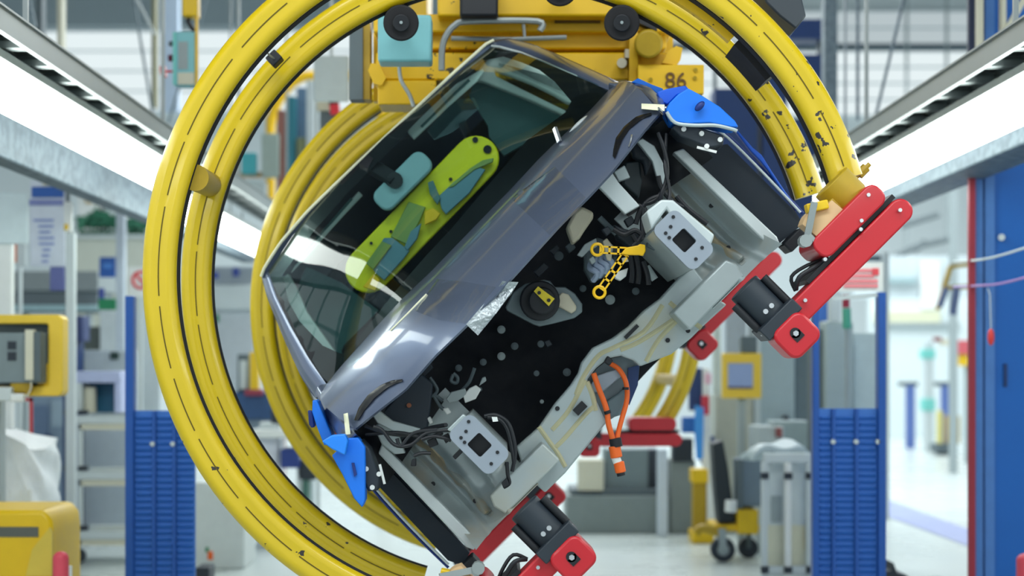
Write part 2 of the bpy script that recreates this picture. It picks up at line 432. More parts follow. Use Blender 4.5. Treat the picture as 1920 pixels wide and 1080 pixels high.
# guard plates between the front rings
m = MB(); arc(m, [(1.062, 0.066), (1.018, 0.066), (1.018, 0.10), (1.062, 0.10)], 2, 26, 24)
m.build('guard_plate', M_YELD, CARR, local=True)
m = MB(); arc(m, [(1.094, 0.10), (1.03, 0.10), (1.03, 0.30), (1.094, 0.30)], -7.5, 1, 16)
m.build('guard_plate', M_RUB, CARR, local=True, label='black guard piece')
# sensor with its wire
s_ = MB(); c = K(516, 112, 5.5)
s_.bx(c.x-0.022, c.x+0.022, c.y-0.04, c.y+0.02, c.z-0.02, c.z+0.02)
so = s_.build('sensor_box', M_BLK, CARR, local=True, bevel=0.004)
MB().tube([K(497, 95, 5.3), K(505, 103, 5.35), K(514, 110, 5.46)], 0.003).build('wire', M_GALV, so, local=True)
s_ = MB(); c = K(1618, 320, 5.05)
s_.cyl((c.x-0.02, c.y, c.z), (c.x+0.015, c.y, c.z), 0.016, 8); s_.cyl((c.x-0.03, c.y, c.z), (c.x+0.03, c.y, c.z), 0.008, 8)
s_.build('bolt', M_OLIVE, CARR, local=True)

def clamp(side, y, parent, det=True, stacked=True):
    """red clamp arm at one ring end, in the carrier's frame; side = +1 / -1"""
    s = side; yy = y-Y0
    def bxs(a, b, c, d, e, f, mi=0):
        m = MB(); m.bx(min(s*a, s*b), max(s*a, s*b), c, d, e, f, mi); return m
    m = MB(); poly = []
    for (x, z) in rrect(0.46, 1.005, -0.742, -0.668, 0.036, 6): poly.append((s*x, yy-0.16, z))
    m.prism(poly, (0, 0.11, 0))
    arm = m.build('clamp_arm', M_RED, parent, local=True, bevel=0.006)
    m = MB(); poly = []
    for (x, z) in rrect(0.70, 0.97, -0.652, -0.578, 0.03, 6): poly.append((s*x, yy-0.17, z))
    m.prism(poly, (0, 0.24, 0))
    if stacked: m.build('upper_bar', M_RED, arm, local=True, bevel=0.006)
    m = MB(); m.bx(min(s*0.62, s*0.99), max(s*0.62, s*0.99), yy-0.14, yy+0.1, -0.667, -0.652)
    m.build('clamp_gap_plate', M_BLK, arm, local=True)
    # round red foot under the cylinder
    m = MB(); poly = []
    for (x, z) in rrect(0.415, 0.535, -0.80, -0.69, 0.03, 6): poly.append((s*x, yy-0.20, z))
    m.prism(poly, (0, 0.14, 0)); ft = m.build('clamp_foot', M_RED, arm, local=True, bevel=0.008)
    m = MB(); m.cyl((s*0.475, yy-0.203, -0.735), (s*0.475, yy-0.196, -0.735), 0.016, 18); m.bx(s*0.475-0.016, s*0.475+0.016, yy-0.203, yy-0.196, -0.76, -0.735)
    m.build('slot', M_BLK, ft, local=True)
    m = MB(); m.cyl((s*0.475, yy-0.207, -0.737), (s*0.475, yy-0.2, -0.737), 0.009, 6); m.build('bolt', M_STEEL, ft, local=True)
    # black pneumatic cylinder standing on the foot
    m = MB(); m.cyl((s*0.475, yy-0.11, -0.66), (s*0.475, yy-0.11, -0.535), 0.053, 28)
    cy = m.build('clamp_cylinder', M_BLK2, parent, local=True, bevel=0.004)
    m = MB(); m.bx(s*0.475-0.07, s*0.475+0.07, yy-0.19, yy-0.03, -0.70, -0.655); m.build('cylinder_base', M_BLK2, cy, local=True, bevel=0.004)
    for dx in (-0.062, 0.062):
        m = MB(); m.cyl((s*0.475+dx, yy-0.13, -0.66), (s*0.475+dx, yy-0.13, -0.555), 0.013, 12); m.build('guide_rod', M_BLK, cy, local=True)
        m = MB(); m.cyl((s*0.475+dx, yy-0.135, -0.675), (s*0.475+dx, yy-0.155, -0.675), 0.009, 8); m.cyl((s*0.475+dx*0.2, yy-0.17, -0.63), (s*0.475+dx*0.2, yy-0.155, -0.63), 0.008, 8); m.split('bolt', M_STEEL, cy, local=True)
    if det:
        m = MB(); m.tube([(s*0.58, yy-0.13, -0.652), (s*0.61, yy-0.15, -0.63), (s*0.66, yy-0.14, -0.64), (s*0.72, yy-0.12, -0.655)], 0.007, sm=4); m.tube([(s*0.58, yy-0.11, -0.655), (s*0.60, yy-0.12, -0.615), (s*0.66, yy-0.12, -0.625), (s*0.72, yy-0.10, -0.655)], 0.006, sm=4)
        m.split('air_hose', M_BLK, arm, local=True)
        m = MB()
        for x, z in ((0.84, -0.657), (0.93, -0.60), (0.86, -0.64), (0.57, -0.69), (0.70, -0.645), (0.965, -0.70)):
            m.cyl((s*x, yy-0.176, z), (s*x, yy-0.155, z), 0.006, 8)
        m.split('bolt', M_STEEL, arm, local=True)
        # ring end bracket: olive collar, beige pad, latch
        m = MB(); m.cyl((s*0.905, yy-0.05, -0.585), (s*0.905, yy-0.05, -0.50), 0.066, 20); m.bx(min(s*0.76, s*0.9), max(s*0.76, s*0.9), yy-0.1, yy+0.02, -0.575, -0.535); m.build('end_collar', M_OLIVE, arm, local=True, bevel=0.004)
        m = MB(); m.grid(lambda u, v: Vector((s*(0.735+0.115*u), yy-0.16+0.03*v, -0.60+0.075*v+0.012*math.sin(u*5))), 8, 4, thick=(0, 0.08, 0)); m.build('pad', M_CARD, arm, local=True)
        m = MB(); m.bar((s*0.70, yy-0.15, -0.57), (s*0.80, yy-0.17, -0.50), 0.02, 0.02); m.bar((s*0.72, yy-0.16, -0.56), (s*0.72, yy-0.16, -0.65), 0.012, 0.012); m.cyl((s*0.70, yy-0.17, -0.565), (s*0.70, yy-0.13, -0.565), 0.02, 10); m.build('latch', M_GALV, arm, local=True)
        m = MB(); m.bar((s*0.775, yy-0.13, -0.50), (s*0.83, yy-0.13, -0.535), 0.05, 0.028); m.build('latch_block', M_YELC, arm, local=True, bevel=0.004)
clamp(1, 5.0, CARR); clamp(-1, 5.0, CARR); clamp(1, 7.25, CARR, False, False); clamp(-1, 7.25, CARR, False, False)

# ================================================================== the car body
CAR = thing('car', 'dark grey unfinished car body without bumper, tilted sideways in the yellow rings', 'car', M=MC)
HR = [(612,720),(645,680),(704,614),(756,558),(809,508),(860,455),(960,352),(1011,297),(1047,262),(1107,206),(1142,168)]
HF = [(665,805),(702,775),(760,730),(815,667),(875,609),(960,520),(1050,421),(1100,372),(1147,322),(1210,242),(1237,212)]
NU, NV = 60, 20
hr = resample(HR, NU); hf = resample(HF, NU)
def hood(u, v):
    i = min(NU-1, int(u*NU)); q = u*NU-i; s = 2*u-1
    a = (hr[i][0]+(hr[i+1][0]-hr[i][0])*q, hr[i][1]+(hr[i+1][1]-hr[i][1])*q)
    b = (hf[i][0]+(hf[i+1][0]-hf[i][0])*q, hf[i][1]+(hf[i+1][1]-hf[i][1])*q)
    pa = K(a[0], a[1], 5.40+0.15*s*s); pb = K(b[0], b[1], 4.86+0.22*s*s)
    p = pa.lerp(pb, v)
    k = math.sin(math.pi*v)*(0.75+0.5*v)
    return p+Vector((0.03*s*s*s*math.sin(math.pi*v), -0.030*k, 0.050*k))
HS = [(hood(i/80, j/24), pxof(hood(i/80, j/24))) for i in range(81) for j in range(25)]
def onto(samples, px, py, off=0.004):
    near = sorted((((t[1][0]-px)**2+(t[1][1]-py)**2, t[0].y) for t in samples))[:6]
    w_ = [1/(q+1.0) for q, _ in near]
    return K(px, py, sum(a*b[1] for a, b in zip(w_, near))/sum(w_)+Y0-off)
m = MB(); m.grid(hood, NU, NV, thick=(0, 0.012, -0.006))
hd = m.build('bonnet', M_CAR, CAR, local=True, angle=50)
# eyelid shaped headlamp slots
def strip_px(outer, inner, n, samples, off, thick, name, mt, parent):
    a = resample(outer, n); b = resample(inner, n)
    def fn(u, v):
        i = int(round(u*n)); return onto(samples, a[i][0]+(b[i][0]-a[i][0])*v, a[i][1]+(b[i][1]-a[i][1])*v, off)
    wd = max(math.hypot(p[0]-q[0], p[1]-q[1]) for p, q in zip(a, b))
    g = MB(); g.grid(fn, n, max(2, int(wd/7)), thick=thick)
    return g.build(name, mt, parent, local=True, angle=60)
strip_px([(664,788),(672,765),(690,740),(715,721),(735,713),(754,711)], [(671,788),(684,768),(702,746),(727,726),(742,719),(754,715)], 24, HS, 0.008, (0, 0.012, 0), 'headlamp_slot', M_FRIT, hd)
strip_px([(1149,292),(1150,280),(1155,258),(1170,237),(1192,219),(1206,214),(1221,211)], [(1153,297),(1160,280),(1167,261),(1180,242),(1197,227),(1212,219),(1222,215)], 24, HS, 0.008, (0, 0.012, 0), 'headlamp_slot', M_FRIT, hd)
strip_px([(1183,252),(1182,262),(1178,274)], [(1186,252),(1184,264),(1180,275)], 6, HS, 0.012, (0, 0.006, 0), 'modelled_reflection', M_STEEL, hd)  # bright strip modelled in place of a white reflection on the bonnet
# cream tape strips at the bonnet corners
strip_px([(644,776),(648,815)], [(652,774),(657,814)], 6, HS, 0.03, (0, 0.008, 0), 'tape_strip', M_TAPE, hd)
strip_px([(1203,194),(1246,196)], [(1203,204),(1246,208)], 6, HS, 0.03, (0, 0.008, 0), 'tape_strip', M_TAPE, hd)
# clear film pieces and the foil flap over the bonnet's front edge
strip_px([(820,523),(870,528),(930,538)], [(778,583),(822,600),(872,607)], 14, HS, 0.006, (0, 0.002, 0), 'film_patch', M_FILM, hd)
strip_px([(958,372),(1030,440)], [(1040,312),(1098,370)], 14, HS, 0.006, (0, 0.002, 0), 'film_patch', M_FILM, hd)
fo = [(874,608),(900,578),(930,545),(942,527),(972,529),(958,552),(930,588),(896,629)]
def fpt(i, k): 
    x, y = fo[i]; return K(x, y, 4.86+0.01*((i*7) % 3)-k)
m = MB(); m.prism([fpt(i, 0) for i in range(len(fo))], (0, 0.004, 0)); m.build('foil_flap', M_FOIL, hd, local=True, flat=True)
# thin pale wear lines (wiper grommets and edge tape)
MB().tube([onto(HS, x, y, 0.004) for x, y in ((733,620),(765,588),(800,552))], 0.004).build('edge_tape', M_TAPE, hd, local=True)
m = MB(); m.bar(K(1040,240,5.36), K(1049,266,5.34), 0.016, 0.01); m.build('wiper_stub', M_STEEL, hd, local=True)
m = MB(); m.ball(K(1085,236,5.40), (0.05, 0.02, 0.012)); m.build('cowl_cap', M_PRIL, hd, local=True)
# fender shoulders beside the bonnet
def fender(edge, outer, name, dz):
    n = 16; e = resample(edge, n); o = resample(outer, n)
    def fn(u, v):
        i = int(round(u*n)); dd = 5.52-0.48*u
        a = K(e[i][0], e[i][1], dd+0.03); b = K(o[i][0], o[i][1], dd)
        if v <= 0.5: return a.lerp(b, v*2)+Vector((0, -0.015*math.sin(v*2*math.pi), 0.012*math.sin(v*2*math.pi)))
        t = (v-0.5)*2; return b+Vector((dz*0.03*t, 0.35*t, -0.10*t))
    m = MB(); m.grid(fn, n, 12, thick=(0, 0.01, -0.005)); return m.build(name, M_CAR, CAR, local=True, angle=50)
fender([(612,720),(640,762),(668,806)], [(592,738),(604,768),(622,800),(646,834),(668,815)], 'fender', -1)
fender([(1142,168),(1190,190),(1237,212)], [(1150,156),(1178,151),(1218,163),(1243,186),(1243,212)], 'fender', 1)

# windscreen
WT = [(502,508),(538,456),(577,405),(640,338),(720,258),(800,190),(860,137),(920,88)]
wt = resample(WT, NU)
def screen(u, v):
    i = min(NU-1, int(u*NU)); q = u*NU-i; s = 2*u-1
    a = (wt[i][0]+(wt[i+1][0]-wt[i][0])*q, wt[i][1]+(wt[i+1][1]-wt[i][1])*q)
    b = (hr[i][0]+(hr[i+1][0]-hr[i][0])*q, hr[i][1]+(hr[i+1][1]-hr[i][1])*q)
    pa = K(a[0], a[1], 6.04+0.12*s*s); pb = K(b[0], b[1], 5.44+0.20*s*s)
    return pa.lerp(pb, v)+Vector((0, -0.66, 0.75))*(0.055*math.sin(math.pi*v)*(1-0.3*s*s))
WS = [(screen(i/80, j/30), pxof(screen(i/80, j/30))) for i in range(81) for j in range(31)]
m = MB(); m.grid(screen, NU, 24)
ws = m.build('windscreen', M_GLASS, CAR, local=True, angle=60)
WO = [(503,509),(577,405),(640,338),(720,258),(800,190),(860,137),(920,89),(978,100),(1022,118),(1067,137),(1111,156),(1140,170),(1107,208),(1047,263),(1011,298),(960,353),(860,456),(809,509),(756,559),(704,615),(645,681),(611,718),(577,668),(545,611),(520,559),(503,509)]
WI = [(530,515),(588,434),(648,366),(722,290),(795,214),(858,155),(905,114),(944,106),(978,117),(1011,131),(1040,153),(1071,190),(1060,211),(1020,240),(989,262),(930,330),(845,430),(800,478),(742,545),(702,596),(660,650),(640,664),(605,648),(562,603),(540,564),(530,515)]
def seg_resample(a, b, n):
    oa, ob = [], []
    for (p, q), (r, t) in zip(zip(a, a[1:]), zip(b, b[1:])):
        for k in range(n):
            f = k/n; oa.append((p[0]+(q[0]-p[0])*f, p[1]+(q[1]-p[1])*f)); ob.append((r[0]+(t[0]-r[0])*f, r[1]+(t[1]-r[1])*f))
    return oa, ob
oa, ob = seg_resample(WO, WI, 5)
A = [onto(WS, x, y, -0.006) for x, y in oa]; B = [onto(WS, x, y, -0.006) for x, y in ob]
n = len(A)
m = MB(); m.add(A+B, [(i, (i+1) % n, (i+1) % n+n, i+n) for i in range(n)])
m.build('glass_border', M_FRIT, ws, local=True, angle=60)
# pillars and roof
def pillar(outer, inner, d0, d1, name):
    n = 24; o = resample(outer, n); i_ = resample(inner, n)
    def fn(u, v):
        k = int(round(u*n)); d = d0+(d1-d0)*u
        a = K(o[k][0], o[k][1], d+0.06); b = K(i_[k][0], i_[k][1], d)
        return a.lerp(b, v)+Vector((0, -0.02*math.sin(math.pi*v), 0))
    m = MB(); m.grid(fn, n, 6, thick=(0, 0.05, 0)); return m.build(name, M_CAR, CAR, local=True, angle=60)
pillar([(491,521),(500,556),(510,581),(535,642),(565,708),(592,748)], [(503,509),(520,560),(545,612),(577,669),(596,697),(613,722)], 6.17, 5.62, 'roof_pillar')
pillar([(925,76),(955,71),(1000,83),(1044,101),(1100,126),(1160,153)], [(920,86),(938,88),(978,99),(1022,117),(1085,146),(1141,169)], 6.17, 5.62, 'roof_pillar')
MB().tube([K(x, y, 6.13-0.47*t) for x, y, t in ((922,86,0),(938,88,.1),(978,99,.3),(1022,117,.5),(1067,137,.7),(1111,156,.86),(1141,171,1))], 0.0045).build('pillar_trim', M_PRIL, CAR, local=True)
RF = [(491,519),(497,503),(527,456),(577,398),(630,346),(700,280),(780,205),(850,139),(912,84),(926,77)]
rf = resample(RF, 40)
def roof(u, v):
    i = int(round(u*40)); s = 2*u-1
    p = K(rf[i][0], rf[i][1], 6.06+0.12*s*s)
    return p+Vector((-p.x*0.10*v, 2.3*v, 0.06*math.sin(math.pi*v*0.6)-0.14*v*v-0.02*v))
m = MB(); m.grid(roof, 40, 14, thick=(0, 0.02, -0.03)); rfo = m.build('roof', M_CAR, CAR, local=True, angle=60)
MB().tube([roof(u/40, 0)+Vector((0, -0.008, 0.002)) for u in range(41)], 0.006).build('roof_edge_highlight', M_TAPE, rfo, local=True)  # cream tube stands in for the bright reflection along the roof edge

# body sides, glass, rear end and cabin
for s in (-1, 1):
    def side(u, v):
        y = 0.50+3.0*u; x = 0.80+0.03*math.sin(math.pi*u)-0.02*v
        return (s*x, y, -0.56+0.72*v)
    m = MB(); m.grid(side, 20, 8, thick=(-s*0.03, 0, 0)); bs = m.build('body_side', M_CAR, CAR, local=True, angle=60)
    m = MB()
    for y0, y1 in ((1.95, 2.02), (2.95, 3.2)):
        m.bar((s*0.79, y0, 0.15), (s*0.60, y1, 0.66), 0.07, 0.07, up=(1, 0, 0))
    m.split('window_pillar', M_CAR, bs, local=True)
    m = MB(); m.add([(s*0.785, 0.66, 0.15), (s*0.785, 3.1, 0.15), (s*0.60, 3.15, 0.65), (s*0.60, 1.16, 0.65)], [(0, 1, 2, 3)]); m.build('side_window', M_CGLASS, bs, local=True)
m = MB(); m.grid(lambda u, v: ((-0.8+1.6*u)*(1-0.22*max(0, v-0.5)), 3.48-0.30*max(0, v-0.5)*2-0.10*(2*u-1)**2, -0.56+1.2*v), 16, 12, thick=(0, 0.03, 0))
m.build('tailgate', M_CAR, CAR, local=True)
m = MB(); m.bx(-0.76, 0.76, 0.9, 3.4, -0.56, -0.52); m.build('cabin_floor', M_BLK, CAR, local=True)
m = MB(); m.bx(-0.62, 0.62, 1.10, 1.42, -0.1, 0.30); m.build('dashboard', M_BLK, CAR, local=True, bevel=0.03)
m = MB(); m.grid(lambda u, v: (-0.70+1.40*u, 2.2, 0.2+0.46*v), 8, 6, thick=(0, 0.03, 0)); m.build('cabin_backdrop', M_BLK, CAR, local=True)  # added black panel, keeps the hall from showing through the windscreen
for s, lab in ((-1, 'seat'), (1, 'seat')):
    m = MB(); m.grid(lambda u, v: (s*0.34+(u-0.5)*0.44, 1.86+0.06*math.cos(6.28*u)+0.18*v, -0.3+0.72*v), 14, 8, thick=(0, 0.12, 0))
    st = m.build('front_seat', M_SEAT, CAR, local=True)
    m = MB(); m.prism([(s*0.34+x, 1.98, z) for x, z in rrect(-0.13, 0.13, 0.43, 0.56, 0.05)], (0, 0.09, 0)); m.build('headrest', M_SEAT, st, local=True, bevel=0.02)
def plate(pts, d, th, name, mt, parent, bevel=0.0, tilt=0.0):
    mm = MB(); mm.prism([K(x, y, d+tilt*k) for k, (x, y) in enumerate(pts)], (0, th, 0)); return mm.build(name, mt, parent, local=True, bevel=bevel)
# right side of the cabin
plate([(890,146),(930,158),(985,182),(1052,214),(1040,236),(990,266),(945,292),(917,256),(915,236),(880,180)], 6.3, 0.03, 'door_lining', M_TEALD, CAR)
plate([(876,150),(900,128),(920,104),(944,104),(978,116),(1011,130),(1040,151),(1067,177),(1074,192),(1066,194),(1040,178),(1000,158),(960,142),(927,131),(929,142),(985,170),(1062,208),(1056,216),(985,184),(935,164),(905,152)], 6.22, 0.05, 'door_frame_trim', M_TEALI, CAR, bevel=0.006)
# left side of the cabin
plate([(524,522),(540,512),(556,540),(575,585),(604,626),(630,662),(606,652),(584,632),(562,606),(540,568)], 6.16, 0.05, 'pillar_trim_panel', M_TEALI, CAR, bevel=0.006)
plate([(556,540),(575,500),(640,530),(720,590),(700,600),(645,664),(630,660),(604,626),(575,585)], 6.3, 0.03, 'door_lining', M_TEALD, CAR)
# sun visors, mirror
for q in ([(764,248),(778,222),(850,160),(905,128),(908,134),(895,152),(840,200),(776,262)], [(545,512),(552,498),(610,430),(672,358),(680,366),(640,408),(570,486)]):
    v_ = plate(q, 6.12, 0.02, 'sun_visor', mat('visor_white', (236, 242, 240), 0.6, var=0.04), CAR, bevel=0.004)
for q in ([(790,238),(850,178),(880,150)], [(580,462),(625,412),(660,372)]):
    MB().tube([K(x, y, 6.113) for x, y in q], 0.005).build('visor_slot', M_TEALD, CAR, local=True)
c = K(755, 339, 5.93)
m = MB(); m.prism([(c.x+x, c.y, c.z+z) for x, z in rrect(-0.128, 0.128, -0.046, 0.046, 0.035)], (0, 0.035, 0)); mr_ = m.build('rear_view_mirror', mat('mirror_back_shell', (140, 176, 184), 0.35, var=0.08), CAR, local=True, bevel=0.008)
m = MB(); m.cyl((c.x-0.02, c.y-0.02, c.z+0.02), (c.x-0.02, c.y, c.z+0.02), 0.03, 14); m.bar((c.x-0.02, c.y-0.01, c.z+0.02), (c.x-0.05, c.y+0.06, c.z+0.16), 0.05, 0.03); m.build('mirror_stem', M_BLK, mr_, local=True)

# ---------------------------------------------------------------- open front end
FW = [(668,806),(700,778),(760,730),(815,667),(875,609),(960,520),(1050,421),(1100,372),(1147,322),(1210,242),(1237,212),(1262,236),(1276,300),(1240,380),(1290,450),(1290,512),(1240,565),(1180,620),(1110,672),(1084,715),(1050,765),(1010,812),(960,850),(860,830),(760,860),(700,850)]
def fw(u, v):
    x = -0.72+1.44*u; z = -0.56+0.72*v
    return (x, 0.62+0.05*math.sin(x*9)*math.cos(z*11)-0.10*max(0, (0.35-v))+0.012*math.sin(31*x+17*z), z)
m = MB(); m.grid(fw, 40, 24, thick=(0, 0.03, 0)); m.build('firewall_insulation', M_INS, CAR, local=True)
# toe board: grey steel with the wavy upper edge and the tunnel notch
TB = [(968,838),(1010,801),(1041,756),(1070,722),(1084,700),(1090,680),(1111,652),(1148,634),(1178,612),(1207,582),(1237,560),(1274,519),(1300,500),(1345,560),(1363,571),(1315,615),(1296,634),(1259,664),(1200,687),(1188,676),(1165,667),(1140,672),(1118,690),(1101,712),(1137,793),(1113,822),(1060,887),(1022,924),(985,890)]
m = MB(); m.prism([K(x, y, 5.36) for x, y in TB], (0, 0.05, 0)); tb = m.build('toe_board', M_PRI, CAR, local=True, bevel=0.006)
m = MB()
for ln in ([(1242,572),(1207,622),(1150,652),(1122,667),(1094,706),(1080,740)], [(1281,590),(1237,634),(1211,678)], [(1255,567),(1290,597),(1315,615)], [(1163,656),(1200,640),(1262,600)],
           [(1097,712),(1089,728),(1075,755),(1060,778),(1035,806)], [(1117,760),(1098,776),(1060,820),(1042,838)], [(1010,800),(1030,828),(1046,850),(1060,875)], [(1100,716),(1110,740),(1117,770)]):
    m.tube([K(x, y, 5.3655) for x, y in ln], 0.010, sm=4)
m.split('sealant_bead', M_SEAL, tb, local=True)
m = MB()
for x, y in ((1308,572),(1045,766),(1016,873),(1252,638),(1290,620)): m.cyl(K(x, y, 5.352), K(x, y, 5.365), 0.008, 12)
m.bx(*[c for c in (K(1088,766,5.34).x-0.022, K(1088,766,5.34).x+0.022)], 0.33, 0.36, K(1088,766,5.34).z-0.012, K(1088,766,5.34).z+0.014)
m.bar(K(1172,634,5.35), K(1196,610,5.35), 0.012, 0.012)
m.split('plug', M_BLK, tb, local=True)
# lower cross rail (bright box at each end, lip between)
for s in (-1, 1):
    m = MB(); m.prism([(s*x, 0.22, z) for x, z in ((0.30,-0.455),(0.545,-0.455),(0.56,-0.49),(0.55,-0.535),(0.30,-0.535))], (0, 0.30, 0)); m.build('rail_foot', M_PRI, CAR, local=True, bevel=0.006)
# tunnel
plate([(1101,713),(1120,690),(1142,673),(1166,668),(1188,677),(1199,687),(1196,722),(1170,776),(1152,782),(1137,792)], 5.46, 0.04, 'tunnel_wall', mat('tunnel_grey', (128, 142, 148), 0.5, metal=0.2), CAR)
plate([(1178,690),(1199,684),(1196,722),(1180,760),(1176,730)], 5.44, 0.02, 'tunnel_navy_pad', M_NAVY, CAR)  # navy sheet over the right part of the tunnel
plate([(1106,722),(1118,704),(1160,690),(1172,700),(1130,735),(1112,736)], 5.41, 0.05, 'tunnel_bracket', M_PRID, CAR, bevel=0.004)
plate([(1138,752),(1160,738),(1176,722),(1172,752),(1160,778),(1144,782)], 5.41, 0.05, 'tunnel_box', mat('slate_box', (96, 116, 124), 0.5), CAR, bevel=0.005)
# wheelhouse inner panels with flange
def wheelhouse(s):
    def fn(u, v):
        x = 0.405+0.285*u; z = -0.10-0.44*v
        y = 0.42-0.12*max(0, (u-0.80)/0.2)-0.20*max(0, (v-0.72)/0.28)**1.5
        y -= 0.05*math.exp(-((u-0.58-0.10*v)/0.05)**2)*(v < 0.9) + 0.035*math.exp(-((u-0.80)/0.03)**2)
        y -= 0.035*math.exp(-((u-0.30)/0.10)**2-((v-0.62)/0.16)**2)
        y -= 0.03*math.exp(-((u-0.16-0.3*v)/0.035)**2)*(v > 0.45)
        return (s*x, y, z)
    m = MB(); m.grid(fn, 56, 40, thick=(0, 0.02, 0)); wh = m.build('wheelhouse_panel', M_WHS, CAR, local=True, angle=60)
    m = MB(); m.prism([(s*x, 0.22, z) for x, z in ((0.672,-0.085),(0.704,-0.10),(0.716,-0.52),(0.706,-0.545),(0.676,-0.52))], (0, 0.06, 0)); m.build('flange', M_PRIL, wh, local=True, bevel=0.005)
    def smear(u, v):
        a = 0.66+0.012*math.sin(17*v)+0.008*math.sin(41*v+1)+(u-0.5)*(0.09+0.03*math.sin(23*v))
        p = Vector(fn(a, 0.03+0.9*v)); return (p.x, p.y-0.003, p.z)
    m = MB(); m.grid(smear, 6, 40)
    m.build('sealant_smear', mat('tan_sealant', (178, 164, 136), 0.55, var=0.25, scale=30, stain=((160, 168, 166), 9, 0.45, 0.6, 0.9)), wh, local=True)
    m = MB()
    for x, z in ((0.60, -0.44), (0.44, -0.43), (0.66, -0.3)): q = fn((x-0.405)/0.285, (-0.10-z)/0.44); m.cyl((s*x, q[1]-0.004, z), (s*x, q[1]+0.01, z), 0.008, 12)
    m.split('plug', M_BLK, wh, local=True)
wheelhouse(1); wheelhouse(-1)
# black wheel-arch liner and the sill edge beside it
for s in (-1, 1):
    m = MB(); k = 0.055 if s > 0 else 0.0; m.prism([(s*x, 0.42, z) for x, z in ((0.735,-0.105),(0.800+k,-0.17-k*0.4),(0.812+k*0.8,-0.52),(0.79+k,-0.565),(0.742,-0.555))], (0, 0.05, 0)); ln = m.build('wheel_arch_liner', M_LIN, CAR, local=True)
    m = MB(); m.tube([(s*(0.79+k), 0.36, -0.10), (s*(0.808+k), 0.38, -0.18), (s*(0.818+k*0.9), 0.40, -0.35), (s*(0.818+k*0.8), 0.40, -0.53)], 0.0045, sm=4); m.build('sill_edge', M_PRIL, ln, local=True)
    m = MB(); m.tube([(s*(0.80+k), 0.40, -0.10), (s*(0.822+k), 0.42, -0.18), (s*(0.832+k*0.9), 0.44, -0.35), (s*(0.830+k*0.8), 0.44, -0.54)], 0.005, sm=4); m.build('blue_edge_guard', M_BLUED, ln, local=True, label='blue edge guard')
    m = MB(); m.bx(s*0.775-0.04, s*0.775+0.04, 0.34, 0.46, -0.60, -0.56); m.build('sill_end', M_BLK, ln, local=True, bevel=0.006)
# front rails: hollow box, end plate with a square hole
for s in (-1, 1):
    cx, cz = s*0.43, -0.30
    m = MB()
    for a, b, c_, d_ in ((-0.04, 0.04, 0.078, 0.084), (-0.04, 0.04, -0.084, -0.078), (-0.04, -0.034, -0.084, 0.084), (0.034, 0.04, -0.084, 0.084)):
        m.bx(cx+a, cx+b, -0.21, 0.5, cz+c_, cz+d_)
    rl = m.build('front_rail', M_PRI, CAR, local=True, bevel=0.004)
    out = rrect(-0.049, 0.049, -0.088, 0.088, 0.024); hol = rrect(-0.026, 0.026, -0.03, 0.026, 0.007)
    m = MB(); nn = len(out)
    vv = [(cx+x, -0.245, cz+z) for x, z in out]+[(cx+x, -0.245, cz+z) for x, z in hol]+[(cx+x, -0.225, cz+z) for x, z in out]+[(cx+x, -0.225, cz+z) for x, z in hol]
    fs = []
    for i in range(nn):
        j = (i+1) % nn
        fs += [(i, j, j+nn, i+nn), (i+2*nn, i+3*nn, j+3*nn, j+2*nn), (i, i+2*nn, j+2*nn, j), (i+nn, j+nn, j+3*nn, i+3*nn)]
    m.add(vv, fs); pl = m.build('end_plate', M_PRID, rl, local=True)
    m = MB(); m.bx(cx-0.03, cx+0.03, -0.20, -0.19, cz-0.034, cz+0.03); m.build('hole_backing', M_BLK, rl, local=True)
    m = MB()
    for x, z in ((-0.024, 0.052), (0.0, 0.055), (0.022, -0.055), (0.026, 0.07), (-0.015, -0.066), (-0.026, 0.035)): m.cyl((cx+x, -0.248, cz+z), (cx+x, -0.24, cz+z), 0.0055, 10)
    m.split('bolt_hole', M_BLK, pl, local=True)
# black headlamp area between bonnet, fender and wheelhouse
for s in (-1, 1):
    m = MB(); m.grid(lambda u, v: (s*(0.44+0.32*u), 0.36-0.10*u+0.03*math.sin(9*u)*math.cos(7*v), -0.13+0.20*v-0.06*u), 12, 8, thick=(0, 0.03, 0)); hb = m.build('headlamp_recess', M_BLK, CAR, local=True)
    m = MB(); m.prism([(s*x, 0.08, z) for x, z in ((0.70,-0.03),(0.735,-0.035),(0.80,-0.165),(0.775,-0.185),(0.74,-0.16),(0.70,-0.07))], (0, 0.12, 0)); m.build('headlamp_bracket', M_BLK2, hb, local=True, bevel=0.005)
    m = MB()
    for x, z in ((0.722,-0.06),(0.752,-0.11),(0.78,-0.165),(0.735,-0.15)): m.cyl((s*x, 0.07, z), (s*x, 0.082, z), 0.008, 10)
    m.bar((s*0.712, 0.08, -0.13), (s*0.745, 0.08, -0.185), 0.006, 0.008); m.split('bracket_clip', M_WHT, hb, local=True)
    m = MB(); m.prism([(s*x, 0.14, z) for x, z in ((0.60,0.02),(0.62,0.015),(0.63,-0.03),(0.60,-0.12),(0.565,-0.15),(0.545,-0.14),(0.59,-0.06))], (0, 0.03, 0)); m.build('fender_stay', M_PRI, hb, local=True, bevel=0.003)
    m = MB(); m.tube([(s*0.66,0.10,-0.01),(s*0.63,0.09,-0.07),(s*0.58,0.10,-0.13),(s*0.52,0.08,-0.16),(s*0.47,-0.02,-0.19)], 0.007, sm=5); m.tube([(s*0.68,0.12,-0.03),(s*0.60,0.09,-0.10),(s*0.55,0.08,-0.17),(s*0.50,0.05,-0.20)], 0.006, sm=5); m.split('wire', M_BLK, hb, local=True)
